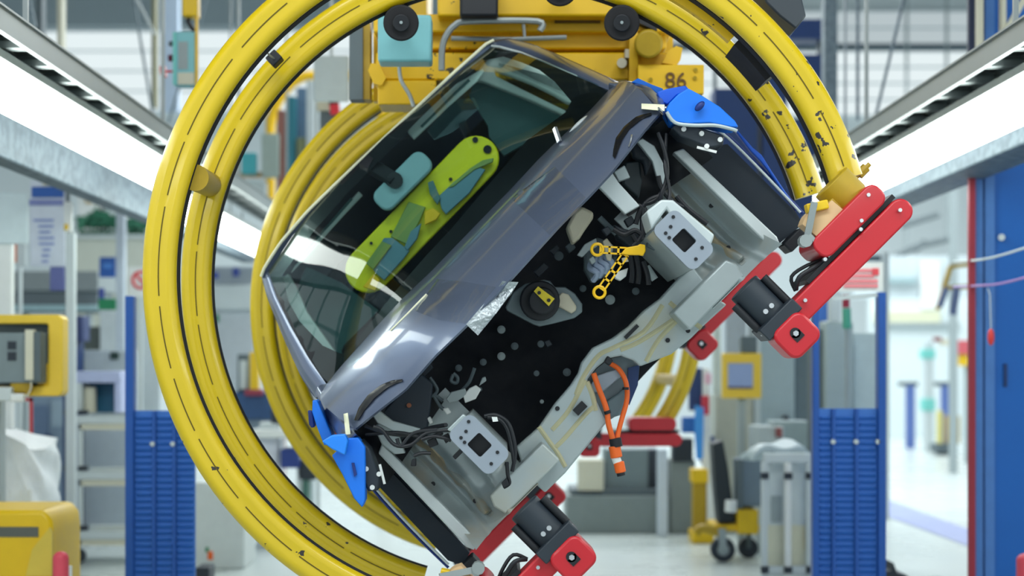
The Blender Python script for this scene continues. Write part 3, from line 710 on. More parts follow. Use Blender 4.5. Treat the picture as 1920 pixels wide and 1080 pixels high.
# left headlamp area: broad dark panel
plate([(700,790),(745,742),(790,700),(812,720),(806,770),(800,820),(760,830),(720,815)], 5.3, 0.04, 'inner_fender_panel', mat('slate_panel', (34, 46, 58), 0.5, var=0.15), CAR, bevel=0.006)
m = MB(); m.cyl(K(767,760,5.29), K(767,760,5.31), 0.008, 12); m.build('rust_plug', mat('rust_plug', (150, 90, 60), 0.6), CAR, local=True)
plate([(700,800),(716,790),(748,818),(760,850),(740,852),(716,834)], 5.2, 0.04, 'fender_stay', M_PRI, CAR, bevel=0.004)
# white bracket at the upper right
plate([(1147,322),(1160,342),(1200,386),(1172,402),(1122,350)], 5.1, 0.03, 'strut_bracket', M_PRIL, CAR, bevel=0.004)
plate([(1150,322),(1171,309),(1182,333),(1160,341)], 5.15, 0.03, 'strut_bracket_tab', M_PRI, CAR, bevel=0.004)
plate([(1172,304),(1200,300),(1204,340),(1198,372),(1168,345)], 5.25, 0.05, 'ecu_box', mat('slate_ecu', (44, 58, 64), 0.5), CAR, bevel=0.006)
plate([(1180,270),(1206,255),(1224,300),(1212,330),(1205,300),(1188,296)], 5.2, 0.06, 'air_duct', M_BLK2, CAR, bevel=0.01)
# white wall of the right front rail
plate([(1212,396),(1240,374),(1262,375),(1340,440),(1334,458),(1300,470),(1250,392),(1222,430)], 4.84, 0.2, 'rail_shell', M_PRIL, CAR, bevel=0.006)
# brake unit on its grey plate
BP = [(948,576),(962,548),(985,532),(1020,524),(1032,527),(1040,538),(1060,538),(1078,550),(1092,570),(1092,585),(1078,596),(1040,606),(1012,612),(1000,608),(950,582)]
bp = plate(BP, 5.30, 0.04, 'brake_unit_plate', mat('dull_grey_plate', (112, 126, 130), 0.45, metal=0.3), CAR, bevel=0.004)
m = MB(); m.cyl(K(1012,564,5.22), K(1012,564,5.31), 0.066, 28); m.cyl(K(1016,564,5.18), K(1016,564,5.23), 0.045, 24); m.build('brake_booster', M_BLK, bp, local=True, bevel=0.006)
plate([(1001,546),(1009,537),(1040,560),(1029,574)], 5.165, 0.012, 'yellow_label', mat('yellow_label', (226, 202, 30), 0.5), bp)
m = MB()
for x, y in ((1011,549),(1029,563)): m.cyl(K(x, y, 5.160), K(x, y, 5.17), 0.006, 10)
m.split('label_dot', M_BLK, bp, local=True)
plate([(1047,555),(1054,548),(1066,552),(1081,574),(1080,582),(1072,588),(1046,574)], 5.27, 0.03, 'cream_reservoir', M_BEI, bp, bevel=0.004)
# studs and washers on the insulation
for x, y, r, mt in ((940,618,.014,M_GRY),(940,668,.014,M_GRY),(965,649,.013,M_GRYD),(1014,645,.012,M_GRYD),(906,679,.012,M_GRYD),(1063,698,.014,M_GRYD),(1144,562,.017,M_GRY),(1192,546,.013,M_GRYD),(1093,541,.012,M_GRYD),(1048,480,.016,M_GRYD),(1016,753,.007,M_GRY),(1006,700,.010,M_GRYD),(860,690,.012,M_GRYD),(900,730,.008,M_GRYD)):
    m = MB(); m.cyl(K(x, y, 5.50), K(x, y, 5.60), r, 14); m.cyl(K(x, y, 5.485), K(x, y, 5.51), r*0.55, 10); m.build('stud', mt, CAR, local=True)
# small loose fittings in the bay
for q, d, mt in (([(1128,430),(1140,424),(1148,434),(1138,442)],5.16,M_BLK2), ([(1140,466),(1160,462),(1166,474),(1150,482)],5.2,M_BLK2), ([(1104,486),(1112,480),(1118,490),(1110,496)],5.18,M_GRY), ([(1170,412),(1184,404),(1192,416),(1178,426)],5.15,M_BLK2), ([(1020,640),(1030,636),(1036,646),(1026,652)],5.5,M_BLK2), ([(780,700),(806,676),(812,690),(792,712)],5.4,M_BLK2), ([(1060,462),(1072,452),(1080,464),(1068,474)],5.4,M_GRYD), ([(1000,510),(1020,492),(1030,500),(1010,520)],5.4,M_BLK2), ([(1030,470),(1044,458),(1050,466),(1038,478)],5.4,M_BLK2)):
    plate(q, d, 0.04, 'fitting', mt, CAR, bevel=0.003)
# upper right cluster: reservoir, connector bank, hoses
plate([(1062,425),(1076,398),(1090,386),(1114,398),(1112,410),(1098,430),(1088,446),(1074,458)], 5.2, 0.10, 'washer_reservoir', M_BEI, CAR, bevel=0.01)
cb = plate([(1096,470),(1120,444),(1150,458),(1158,480),(1150,510),(1110,530),(1096,505)], 5.30, 0.08, 'connector_bank', M_GRYD, CAR, bevel=0.008)
for k in range(4):
    m = MB(); m.tube([K(1112+10*k, 488-6*k, 5.24), K(1106+10*k, 502-6*k, 5.22), K(1120+9*k, 512-7*k, 5.2), K(1112+11*k, 526-8*k, 5.22)], 0.010, sm=4); m.build('hose_fitting', mat('pale_blue_fitting', (150, 166, 190), 0.4), cb, local=True)
plate([(1082,478),(1096,458),(1118,446),(1120,462),(1104,470),(1092,482)], 5.2, 0.03, 'metal_lug', M_GRY, cb, bevel=0.003)
plate([(1130,452),(1138,446),(1150,462),(1146,490),(1138,488)], 5.19, 0.03, 'metal_lug', M_BEI, cb, bevel=0.003)
plate([(1151,512),(1178,502),(1174,518),(1164,526),(1154,522)], 5.18, 0.04, 'white_connector', M_WHT, cb, bevel=0.003)
plate([(1166,484),(1174,482),(1180,490),(1168,492)], 5.16, 0.02, 'metal_lug', M_BEI, cb)
hs = MB()
for a in ([(1124,408),(1140,424),(1156,438)], ): hs.tube([K(x, y, 5.2) for x, y in a], 0.010, sm=4)
hs.build('steel_pipe', M_GRYD, CAR, local=True)
hs = MB()
for a in ([(1182,480),(1186,510),(1184,530)], [(1192,478),(1198,510),(1196,532)], [(1206,490),(1214,515),(1216,534)], [(1176,400),(1190,386),(1206,392),(1204,420),(1206,450)], [(1208,390),(1214,420),(1200,448),(1186,462)], [(1150,430),(1170,440),(1190,432),(1204,440)], [(1186,440),(1198,460),(1206,476)], [(1240,366),(1216,376),(1200,396),(1192,420)], [(1268,368),(1290,392),(1326,420)], [(1234,330),(1240,352),(1262,378),(1282,388)], [(1252,336),(1244,356),(1226,376),(1208,382)]):
    hs.tube([K(x, y, 5.14) for x, y in a], 0.0085, sm=5)
hs.split('wire', M_BLK, CAR, local=True)
hs = MB(); hs.cyl(K(1212,500,5.2), K(1228,524,5.2), 0.012, 12); hs.build('steel_pipe', M_GRY, CAR, local=True)
plate([(1150,420),(1168,428),(1200,436),(1206,452),(1180,462),(1156,446)], 5.22, 0.08, 'valve_block', M_BLK2, CAR, bevel=0.008)
plate([(1214,446),(1224,440),(1260,470),(1236,472),(1214,462)], 5.1, 0.04, 'rail_gusset', M_GRYD, CAR, bevel=0.003)
# lower left cluster
for q, mt in (([(836,748),(846,735),(872,728),(876,740),(858,752),(842,756)], M_GRY), ([(868,742),(880,728),(892,722),(902,730),(892,748),(872,756)], M_WHT), ([(830,766),(840,764),(846,774),(838,778)], M_WHT), ([(800,784),(806,781),(812,792),(806,796)], M_WHT), ([(904,708),(910,706),(912,714),(898,724)], M_GRY)):
    plate(q, 5.3, 0.04, 'connector', mt, CAR, bevel=0.003)
hs = MB()
for a in ([(850,700),(858,708),(856,718),(846,714),(850,702)], [(890,690),(880,716),(866,732)], [(812,740),(824,760),(832,768)], [(796,745),(816,742),(830,752)], [(806,708),(820,730),(812,742)]):
    hs.tube([K(x, y, 5.34) for x, y in a], 0.006, sm=4)
hs.split('wire', M_GRYD, CAR, local=True)
hs = MB()
for a in ([(908,780),(930,778),(952,792),(963,822),(966,852),(960,884)], [(914,782),(936,786),(950,802),(958,830),(964,870)], [(700,800),(716,806),(740,834),(770,834),(800,812),(846,806)], [(790,824),(812,818),(836,822),(846,826)], [(776,855),(790,850),(808,850)], [(950,866),(952,890),(955,906),(944,914)], [(744,822),(752,836),(776,812),(820,806)]):
    hs.tube([K(x, y, 4.98) for x, y in a], 0.006, sm=5)
hs.split('wire', M_BLK, CAR, local=True)
for q in ([(922,782),(932,782),(934,790),(924,791)], ):
    plate(q, 4.96, 0.02, 'white_clip', M_WHT, CAR)
for q, d in (([(940,906),(950,896),(955,910),(944,916)], 4.95), ([(848,856),(864,840),(870,846),(854,862)], 4.95), ([(772,862),(780,860),(780,874),(770,874)], 5.1), ([(800,826),(816,820),(822,834),(806,840)], 5.0), ([(828,818),(840,812),(846,824),(836,832)], 5.0)):
    plate(q, d, 0.03, 'plug', M_BLK, CAR, bevel=0.002)
# rail stay on the left
plate([(838,806),(868,776),(876,782),(850,812)], 4.95, 0.06, 'rail_shell', M_PRI, CAR, bevel=0.004)

# orange high-voltage cables hanging out of the tunnel
hv = MB(); hv.tube([K(x, y, 5.35-0.004*i) for i, (x, y) in enumerate(((1113,700),(1122,727),(1132,752),(1138,772),(1141,795),(1149,824)))], 0.0095, n=10, sm=5)
hv.tube([K(x, y, 5.4-0.008*i) for i, (x, y) in enumerate(((1145,682),(1160,692),(1172,712),(1176,735),(1174,757),(1166,785),(1160,808),(1157,824)))], 0.0085, n=10, sm=5)
hv = hv.split('high_voltage_cable', M_ORG, CAR, local=True)[0]
m = MB(); m.cyl(K(1153,822,5.32), K(1156,838,5.32), 0.021, 14); m.cyl(K(1138,770,5.335), K(1140,776,5.335), 0.012, 12); m.cyl(K(1173,726,5.35), K(1173,731,5.35), 0.011, 12); m.split('cable_sleeve', M_BLK, hv, local=True)
m = MB(); m.cyl(K(1152,836,5.32), K(1156,858,5.32), 0.020, 16); m.cyl(K(1160,866,5.32), K(1164,886,5.32), 0.018, 16); m.split('cable_connector', M_ORG, hv, local=True, bevel=0.003)
m = MB(); m.cyl(K(1154,857,5.32), K(1158,867,5.32), 0.015, 14); m.build('connector_band', M_WHT, hv, local=True)
m = MB(); m.cyl(K(1163,884,5.32), K(1165,892,5.32), 0.014, 14); m.build('connector_tip', M_BLK, hv, local=True)
plate([(1133,678),(1140,667),(1150,676),(1143,686)], 5.3, 0.05, 'cable_clip', M_BLK, CAR, bevel=0.003)

# yellow perforated strap lying over the engine bay
st = thing('service_strap', 'yellow perforated plastic strap with ring ends lying across the black engine bay', 'strap', M=MC)
def strap(p, q, d, w=0.0125):
    a = K(p[0], p[1], d); b = K(q[0], q[1], d); dr = (b-a).normalized(); nn_ = Vector((0, 1, 0)).cross(dr).normalized()
    m = MB(); L = (b-a).length; k = max(3, int(L/0.026))
    for sgn in (-1, 1): m.bar(a+nn_*w*0.8*sgn, b+nn_*w*0.8*sgn, 0.0055, 0.006, up=(0, 1, 0))
    for i in range(k+1): m.bar(a+dr*L*i/k-nn_*w, a+dr*L*i/k+nn_*w, 0.007, 0.006, up=(0, 1, 0))
    return m
def ringlet(m, p, d, r=0.018):
    c = K(p[0], p[1], d); m.tube([(c.x+r*math.cos(t*math.pi/10), c.y, c.z+r*math.sin(t*math.pi/10)) for t in range(21)], 0.005, n=8)
m = strap((1126,468), (1176,471), 5.06); ringlet(m, (1120,468), 5.06); m.build('strap_arm', M_YTOOL, st, local=True)
m = strap((1172,478), (1128,541), 5.06); ringlet(m, (1124,548), 5.06); m.build('strap_arm', M_YTOOL, st, local=True)
m = MB(); m.prism([K(x, y, 5.05) for x, y in ((1164,476),(1174,464),(1196,460),(1200,457),(1210,459),(1211,470),(1206,480),(1198,478),(1176,478))], (0, 0.02, 0)); m.build('strap_head', M_YTOOL, st, local=True, bevel=0.003)

# lime board seen through the windscreen, with its pads
lb = thing('dashboard_cover', 'lime green rounded board behind the tilted windscreen of the car', 'cover', M=MC)
a = Vector((690, 506)); b = Vector((893, 297)); dr = (b-a).normalized(); nm = Vector((-dr.y, dr.x)); pts = []
for k in range(13):
    t = math.radians(-90+180*k/12); pts.append(b+dr*43*math.cos(t)+nm*43*math.sin(t))
for k in range(13):
    t = math.radians(90+180*k/12); pts.append(a+dr*43*math.cos(t)+nm*43*math.sin(t))
m = MB(); m.prism([K(p.x, p.y, 5.99) for p in pts], (0, 0.03, 0)); m.build('board', M_LIME, lb, local=True, bevel=0.006)
M_PADB = mat('blue_grey_pad', (92, 134, 150), 0.5, var=0.1); M_PADG = mat('olive_pad', (128, 150, 78), 0.5, var=0.1)
for q, d, nme, mt in (([(822,368),(850,342),(890,310),(910,318),(880,362),(836,402),(828,392)], 5.96, 'pad', M_PADB), ([(802,342),(812,338),(826,372),(820,384),(806,364)], 5.95, 'clip', M_TEALD),
                   ([(766,378),(798,388),(784,420),(762,458),(732,444)], 5.97, 'pad', M_PADG), ([(690,492),(720,446),(736,446),(768,470),(756,486),(720,526),(704,512)], 5.96, 'pad', M_PADB),
                   ([(686,494),(716,452),(734,460),(700,506)], 5.95, 'pad', M_PADG), ([(770,434),(790,418),(782,448),(764,470),(758,464)], 5.955, 'pad', M_PADB),
                   ([(840,352),(880,316),(905,300),(926,296),(924,304),(890,318),(850,350)], 5.955, 'pad', M_PADG), ([(796,396),(812,390),(826,400),(818,412),(796,422)], 5.95, 'knob', M_YTOOL), ([(680,538),(700,514),(712,524),(704,546)], 5.95, 'knob', M_YTOOL)):
    plate(q, d, 0.02, nme, mt, lb, bevel=0.003)
m = MB()
for x, y, r in ((891,262,.011),(914,280,.016),(696,456,.006),(845,336,.007),(733,434,.006)): m.cyl(K(x, y, 5.982), K(x, y, 5.995), r, 12)
m.split('hole', M_BLK, lb, local=True)

# blue protective covers on the fender corners
def cover(side, label):
    c = thing('fender_cover', label, 'cover', M=MC, group='blue covers on the fenders')
    return c
cl = cover(-1, 'bright blue protective cover on the lower left fender corner of the car')
def slab(pts, d0, dd, th, name, mt, parent, bev=0.004):
    mm = MB(); mm.prism([K(x, y, d0+dd*k/len(pts)) for k, (x, y) in enumerate(pts)], (0, th, 0)); return mm.build(name, mt, parent, local=True, bevel=bev)
slab([(642,836),(650,822),(671,820),(684,838),(685,870),(685,938),(679,952),(664,935),(642,890),(622,854)], 5.05, 0, 0.07, 'cover_panel', M_BLUE, cl)
slab([(586,750),(594,751),(606,778),(621,812),(624,824),(608,836),(594,800),(585,772)], 5.28, 0, 0.10, 'cover_strip', M_BLUE, cl)
slab([(603,828),(622,816),(646,814),(652,826),(647,854),(622,842)], 4.99, 0, 0.05, 'cover_flap', mat('blue_flap', (28, 132, 240), 0.4), cl)
slab([(577,769),(586,772),(590,800),(584,803),(579,796)], 5.34, 0, 0.05, 'cover_tab', M_BLUED, cl)
m = MB(); m.prism([K(x, y, 5.04) for x, y in ((659,868),(664,868),(669,890),(664,894))], (0, 0.02, 0)); m.build('slot', M_BLUED, cl, local=True)
cr = cover(1, 'bright blue protective cover on the upper right fender corner of the car')
slab([(1249,206),(1256,192),(1272,176),(1290,165),(1318,180),(1350,200),(1378,226),(1385,238),(1370,238),(1330,230),(1290,232),(1262,228)], 5.05, 0, 0.14, 'cover_panel', M_BLUE, cr)
slab([(1184,154),(1196,146),(1222,158),(1244,166),(1240,182),(1215,164)], 5.35, 0, 0.12, 'cover_strip', M_BLUE, cr)
slab([(1232,172),(1252,166),(1286,160),(1294,170),(1270,178),(1252,196),(1240,192)], 5.15, 0, 0.10, 'cover_flap', mat('blue_flap_dark', (8, 88, 206), 0.5), cr)
m = MB(); c = K(1312, 199, 5.03); m.ball(c, (0.020, 0.012, 0.011)); m.build('grip_hole', M_BLUED, cr, local=True)
slab([(1378,244),(1383,244),(1412,277),(1428,290),(1448,322),(1472,358),(1497,394),(1493,395),(1466,358),(1442,322),(1424,300),(1408,284)], 5.42, 0, 0.03, 'cover_skirt', mat('blue_skirt', (12, 82, 190), 0.5), cr)
m = MB(); m.tube([K(x, y, 5.05) for x, y in ((1250,210),(1266,230),(1300,235),(1340,235),(1372,242),(1382,246))], 0.006, sm=4); m.build('edge_bead', M_PRI, cr, local=True)

# ================================================================== second carrier, hanger and everything behind
MN = Matrix.Translation((0.029, 9.25, 1.631))
CAR2 = thing('ring_carrier', 'blurred upright yellow C-ring carrier with red clamp plate behind the car', 'carrier', M=MN)
def at(M_):                        # builders above measure depth from Y0, so a carrier at its own origin uses Y0 as its front ring
    return M_
c_ring(R0, 5.0, 0, 0, -37, 217, 5, CAR2, M_YELR, inner_band=False)
c_ring(R0, 6.3, 0, 0, -37, 217, 6, CAR2, M_YELR, inner_band=False)
clamp(1, 5.0, CAR2, False); clamp(-1, 5.0, CAR2, False)
for ang in (-20, 60, 120, 200):
    MB().cyl(polar(R0-0.062, ang, 5.03), polar(R0-0.062, ang, 6.28), 0.036, 16).build('spacer_tube', M_OLIVE, CAR2, local=True)
for s in (-1, 1):                  # ring ends carried on a beam above
    MB().bx(s*0.5-0.05, s*0.5+0.05, 0.0, 0.6, 1.0, CEIL-1.631).build('hanger_post', M_YELD, CAR2, local=True)

def BX(x0, y0, x1, y1, d, dep, mbx=None, mi=0):
    m = mbx or MB(); a = P(x0, y1, d); b = P(x1, y0, d); m.bx(a.x, b.x, d, d+dep, a.z, b.z, mi); return m
def zt(py, d): return H-(py-VY)/FPX*d
def xt(px, d): return (px-VX)/FPX*d
def T(name, label, cat, px, d, group=None, z=0.0):
    return thing(name, label, cat, loc=(xt(px, d), d, z), group=group)

# ---- overhead hanger the rings roll on
HG = T('overhead_hanger', 'yellow overhead conveyor hanger with black rollers above the tilted car', 'hanger', 960, 6.4, z=3.0)
dh = 6.45
m = BX(700, 26, 1262, 60, dh, 0.35); m2 = m.build('hanger_beam', M_YELD, HG, bevel=0.008)
BX(800, 62, 1250, 92, dh+0.05, 0.25).build('hanger_beam', M_YELD, HG, bevel=0.008)
BX(705, 98, 1255, 150, dh, 0.3).build('hanger_beam', M_YELD, HG, bevel=0.008)
BX(700, 60, 1262, 190, dh+0.3, 0.05).build('back_plate', M_YELD, HG)
BX(820, -260, 1180, 30, dh-0.1, 0.5).build('trolley_block', M_YELD, HG, bevel=0.01)
BX(870, -2000, 1050, -255, dh-0.05, 0.4).build('ceiling_mast', M_YELD, HG)
BX(1040, 26, 1126, 42, dh-0.02, 0.03).build('beam_slot', mat('slot_brown', (92, 66, 10), 0.7), HG)
BX(862, -40, 934, 30, dh-0.22, 0.14).build('black_motor_box', M_BLK, HG, bevel=0.01)
BX(708, 150, 818, 196, dh-0.02, 0.2).build('lower_block', M_YELD, HG, bevel=0.006)
BX(1180, 60, 1196, 170, dh-0.06, 0.08).build('web_plate', M_YELD, HG)
pl_ = BX(1196, 121, 1320, 176, dh-0.14, 0.1).build('number_plate', M_YELD, HG, bevel=0.004)
lettering('86', 0.088, P(1267, 152, dh-0.146), mat('brown_paint', (96, 62, 16), 0.6), pl_, name='plate_number')
m = MB()
for x, y in ((1304,131),(1303,146),(1220,149)): m.cyl(P(x, y, dh-0.15), P(x, y, dh-0.13), 0.008, 10)
m.split('plate_bolt', M_OLIVE, pl_)
MB().cyl(P(1216, 82, dh-0.2), P(1216, 82, dh+0.1), 0.056, 24).build('gear_motor', M_OLIVE, HG, bevel=0.01)
m = MB(); m.prism([P(x, y, dh-0.1) for x, y in ((1242,118),(1252,96),(1268,86),(1280,90),(1276,112),(1268,122))], (0, 0.1, 0)); m.build('bracket', M_YELD, HG)
m = MB(); m.prism([P(x, y, dh-0.05) for x, y in ((1196,42),(1232,58),(1232,40),(1200,30))], (0, 0.1, 0)); m.build('bracket', M_BLK, HG)
MB().tube([P(x, y, dh-0.16) for x, y in ((828,132),(829,92),(836,68),(852,48),(880,40),(1008,40),(1012,58))], 0.013, sm=5).build('conduit', M_GALV, HG)
MB().tube([P(x, y, dh-0.05) for x, y in ((846,72),(960,74),(1062,70))], 0.010).build('conduit', M_GALV, HG)
MB().tube([P(x, y, dh-0.05) for x, y in ((978,-20),(981,40),(984,72))], 0.007).build('conduit', M_GALV, HG)
MB().tube([P(x, y, dh-0.12) for x, y in ((748,120),(752,150),(768,178),(776,200))], 0.008, sm=4).build('cable', M_GALV, HG)
m = BX(1172, 92, 1188, 108, dh-0.05, 0.06); m.cyl(P(1166, 118, dh-0.08), P(1166, 118, dh), 0.02, 14); m.build('sensor', M_BEI, HG)
BX(655, 30, 680, 186, dh+0.1, 0.1).build('side_post', M_GRYD, HG); BX(681, 30, 694, 186, dh+0.12, 0.1).build('side_post', M_OLIVE, HG)
m = MB(); m.prism([P(x, y, dh-0.04) for x, y in ((696,118),(710,120),(724,146),(716,160),(700,156),(690,132))], (0, 0.1, 0)); m.build('bracket', M_YELD, HG)
tb_ = BX(708, 27, 809, 115, 5.95, 0.12).build('teal_control_box', M_TEALB, HG, bevel=0.01)
MB().bar(P(735, 70, 6.05), P(735, 70, dh+0.02), 0.04, 0.04).build('box_arm', M_YELD, HG)
for (x, y) in ((752, 43), (1166, 43), (1050, -22)):
    m = MB(); m.cyl(P(x, y, 5.56), P(x, y, 5.68), 0.062, 32); ro = m.build('roller', M_RUB, HG, bevel=0.006)
    m = MB(); m.cyl(P(x, y, 5.545), P(x, y, 5.56), 0.03, 20); m.build('roller_hub', M_BLK, ro, bevel=0.003)
    m = MB(); m.cyl(P(x, y-1, 5.538), P(x, y-1, 5.546), 0.006, 6); m.build('roller_bolt', M_GRY, ro)
    m = MB(); m.cyl(P(x, y, 5.68), P(x, y, dh), 0.02, 10); m.build('axle', M_GALV, ro)
m = MB(); m.prism([P(x, y, 5.2) for x, y in ((1425,-30),(1500,-20),(1512,30),(1493,54),(1462,30),(1436,4))], (0, 0.25, 0)); m.build('drive_unit', mat('slate_drive', (52, 60, 68), 0.5), HG, bevel=0.006)
m = MB(); m.bar(P(1470, 0, 5.35), P(1300, -60, dh), 0.05, 0.05); m.build('drive_arm', M_YELD, HG)

# ---- strip lamps with cable trays
M_LAMPH = mat('lamp_housing', (200, 206, 204), 0.5)
def lamp_run(label, xin, xout, zb, zt_, d0, d1):
    t = thing('strip_lamp', label, 'lamp', loc=((xin+xout)/2, d0, H+zb))
    m = MB(); m.bx(min(xin, xout), max(xin, xout), d0, d1, H+zb, H+zt_-0.02); m.build('diffuser', M_LAMP, t)
    m = MB(); m.bx(min(xin, xout)-0.012, max(xin, xout)+0.012, d0, d1, H+zt_-0.02, H+zt_+0.012); m.build('housing', M_LAMPH, t)
    k = d0+0.5
    while k < d1:
        m = MB(); m.bar(((xin+xout)/2, k, H+zt_), ((xin+xout)/2, k, H+1.1675), 0.01, 0.01); m.build('suspension_rod', M_GALV, t); k += 2.1
    return t
lamp_run('long glowing strip lamp on the left beneath the near cable tray', -1.85, -1.96, 0.99, 1.155, -2.5, 9.35)
lamp_run('farther glowing strip lamp on the left ending between the yellow rings', -1.90, -2.02, 0.90, 1.06, 9.55, 14.0)
lamp_run('long glowing strip lamp on the right passing before the blue column', 2.0, 2.15, 0.985, 1.138, -2.5, 10.2)
def tray(label, xin, xout, d0, d1):
    t = thing('cable_tray', label, 'tray', loc=((xin+xout)/2, d0, H+1.14))
    s = 1 if xout > xin else -1
    m = MB(); m.bx(xin-0.012, xin+0.012, d0, d1, H+1.168, H+1.25); m.bx(xin-0.022, xin+0.022, d0, d1, H+1.25, H+1.258); m.build('side_rail', M_GALV, t)
    m = MB(); m.bx(xout-0.012, xout+0.012, d0, d1, H+1.18, H+1.25); m.bx(min(xout-s*0.03, xout), max(xout-s*0.03, xout), d0, d1, H+1.168, H+1.18); m.build('side_rail', M_GALV, t)
    k = 5.2; i = 0
    while k < d1-0.1:
        m = MB(); m.bx(min(xin, xout)+0.012, max(xin, xout)-0.012, k, k+0.05, H+1.175, H+1.20); m.bx(min(xin, xout)+0.012, max(xin, xout)-0.012, k+0.06, k+0.07, H+1.175, H+1.225)
        m.build('rung', M_GALV, t); k += 0.36
    m = MB(); m.bx(min(xin, xout)+0.012, max(xin, xout)-0.012, d0, d1, H+1.228, H+1.24); m.build('tray_cable_bed', M_GALV, t)
    k = 5.9
    while k < d1:
        m = MB(); m.bar((xin, k, H+1.25), (xin, k, CEIL), 0.018, 0.018); m.build('hanger_rod', M_GALV, t); k += 2.4
    return t
tray('galvanised cable tray above the left strip lamp', -1.75, -1.93, 1.0, 14.2)
tray('galvanised cable tray above the right strip lamp', 1.9, 2.08, 1.0, 10.5)
def wireway(label, x0, x1, z0, z1, d0, d1, m_=M_WIREWAY):
    t = thing('wireway', label, 'duct', loc=((x0+x1)/2, d0, H+z0))
    m = MB(); m.bx(x0, x1, d0, d1, H+z0, H+z1); m.build('trough', m_, t, bevel=0.01)
    for k in (d0+1, d1-1):
        m = MB(); m.bar(((x0+x1)/2, k, H+z1), ((x0+x1)/2, k, CEIL), 0.015, 0.015); m.build('hanger_rod', M_GALV, t)
    return t
wireway('mottled grey wireway under the left strip lamp', -2.42, -2.3, 0.96, 1.2, 5.0, 15.0)
wireway('mottled grey wireway under the right strip lamp', 2.36, 2.6, 1.0, 1.16, 5.0, 12.5)

# ---- blue louvred gates
def gate(label, xs, panels, top, ptop, d, tall, group=None, sign=False):
    t = T('louvred_gate', label, 'gate', sum(xs)/2, d)
    for (a, b, yt) in tall:
        m = MB(); m.bx(xt(a, d), xt(b, d), d-0.02, d+0.05, 0, zt(yt, d)); m.build('post', M_GBLUE, t, bevel=0.004)
    for (a, b) in panels:
        m = MB(); m.bx(xt(a, d), xt(b, d), d+0.012, d+0.03, 0.02, zt(ptop, d))
        z = 0.05
        while z < zt(ptop, d)-0.04:
            w0, w1 = xt(a, d)+0.008, xt(b, d)-0.008
            m.add([(w0, d+0.012, z), (w1, d+0.012, z), (w1, d-0.006, z+0.016), (w0, d-0.006, z+0.016), (w0, d+0.012, z+0.02), (w1, d+0.012, z+0.02)], [(0, 1, 2, 3), (3, 2, 5, 4), (0, 3, 4), (1, 5, 2)])
            z += 0.032
        m.build('louvre_panel', M_GBLUEL, t, flat=True)
        m = MB(); m.cyl((xt(b, d), d-0.02, zt(ptop+62, d)), (xt(b, d), d+0.0, zt(ptop+62, d)), 0.012, 10); m.build('latch', M_GRYL, t)
    for a in xs:
        m = MB(); m.bx(xt(a, d)-0.009, xt(a, d)+0.009, d-0.012, d+0.02, 0.02, zt(ptop, d)); m.build('seam_post', M_GBLUE, t)
    return t
gate('blue louvred gate on the left beside the white shelf trolley', [289, 327], [(252,287),(291,325),(329,365)], 555, 770, 8.0, [(236,252,555)])
gr = gate('blue louvred gate on the right below the red and white sign', [1563, 1606], [(1535,1561),(1565,1604),(1608,1645)], 545, 766, 8.0, [(1523,1535,560),(1645,1660,548)])
sg = BX(1556, 492, 1656, 546, 7.98, 0.02).build('sign_board', M_WHT, gr)
for y in (504, 514, 524, 533):
    BX(1582, y, 1646-(7 if y == 514 else 0), y+6, 7.972, 0.008).build('sign_line', mat('sign_rose', (238, 132, 140), 0.5), sg)
BX(1636, 503, 1648, 516, 7.970, 0.008).build('sign_mark', M_SIGNR, sg)
m = MB(); m.bar(P(1558, 560, 8.0), P(1650, 553, 8.0), 0.015, 0.02); m.build('sign_rail', M_GRYL, gr)

# ---- blue column at the right
bc = T('blue_column', 'tall blue steel column with red edge at the right', 'column', 1890, 8.65)
d = 8.6
m = MB(); m.bx(xt(1811, d), xt(1824, d), d-0.05, d-0.02, zt(300, d), CEIL); m.build('navy_edge', mat('edge_navy', (20, 34, 66), 0.5), bc)
m = MB(); m.bx(xt(1812, d), xt(1824, d), d-0.05, d-0.02, 0, zt(300, d)); m.build('red_edge', mat('dark_red_paint', (150, 40, 56), 0.45), bc)
m = MB(); m.bx(xt(1824, d), xt(1841, d), d-0.02, d+0.01, 0, CEIL); m.bx(xt(1845, d), xt(1863, d), d-0.02, d+0.01, 0, CEIL); m.split('flange', mat('light_blue_paint', (72, 122, 190), 0.45), bc)
m = MB(); m.bx(xt(1841, d), xt(1845, d), d, d+0.02, 0, CEIL); m.build('gap', M_NAVY, bc)
m = MB(); m.bx(xt(1863, d), xt(2100, d), d, d+0.4, 0, CEIL); m.build('column_face', mat('column_blue', (2, 96, 182), 0.45, var=0.06, scale=3), bc)
m = MB(); m.cyl(P(1878, 445, d-0.03), P(1878, 445, d), 0.018, 12); m.build('bolt', M_GRYL, bc)
m = MB(); m.bx(xt(1881, d), xt(1887, d), d-0.015, d, zt(725, d), zt(682, d)); m.build('handle_slot', M_NAVY, bc)
rb = T('pull_tag', 'small red tag hanging on a thin line before the blue column', 'tag', 1858, 8.3, z=zt(650, 8.3))
m = MB(); m.ball(P(1858, 632, 8.3), (0.018, 0.018, 0.045)); m.build('tag_body', mat('tag_red', (222, 64, 60), 0.5), rb)
m = MB(); m.tube([P(1858, 616, 8.3), P(1856, 552, 8.3), P(1852, 540, 8.58)], 0.003); m.build('line', M_GRYL, rb)
for y0, y1, mt, lab in ((488, 464, M_GRYL, 'pale slack line crossing before the blue column, upper one'), (536, 522, mat('lilac_line', (176, 140, 200), 0.5), 'lilac line crossing before the blue column, below the pale one')):
    m = MB(); m.tube([P(1788, y0+2, 9.4), P(1830, y0, 8.4), P(1880, (y0+y1)/2+2, 8.2), P(1960, y1-12, 7.9)], 0.006, sm=4)
    tag(m.build('overhead_line', mt), lab, 'line')
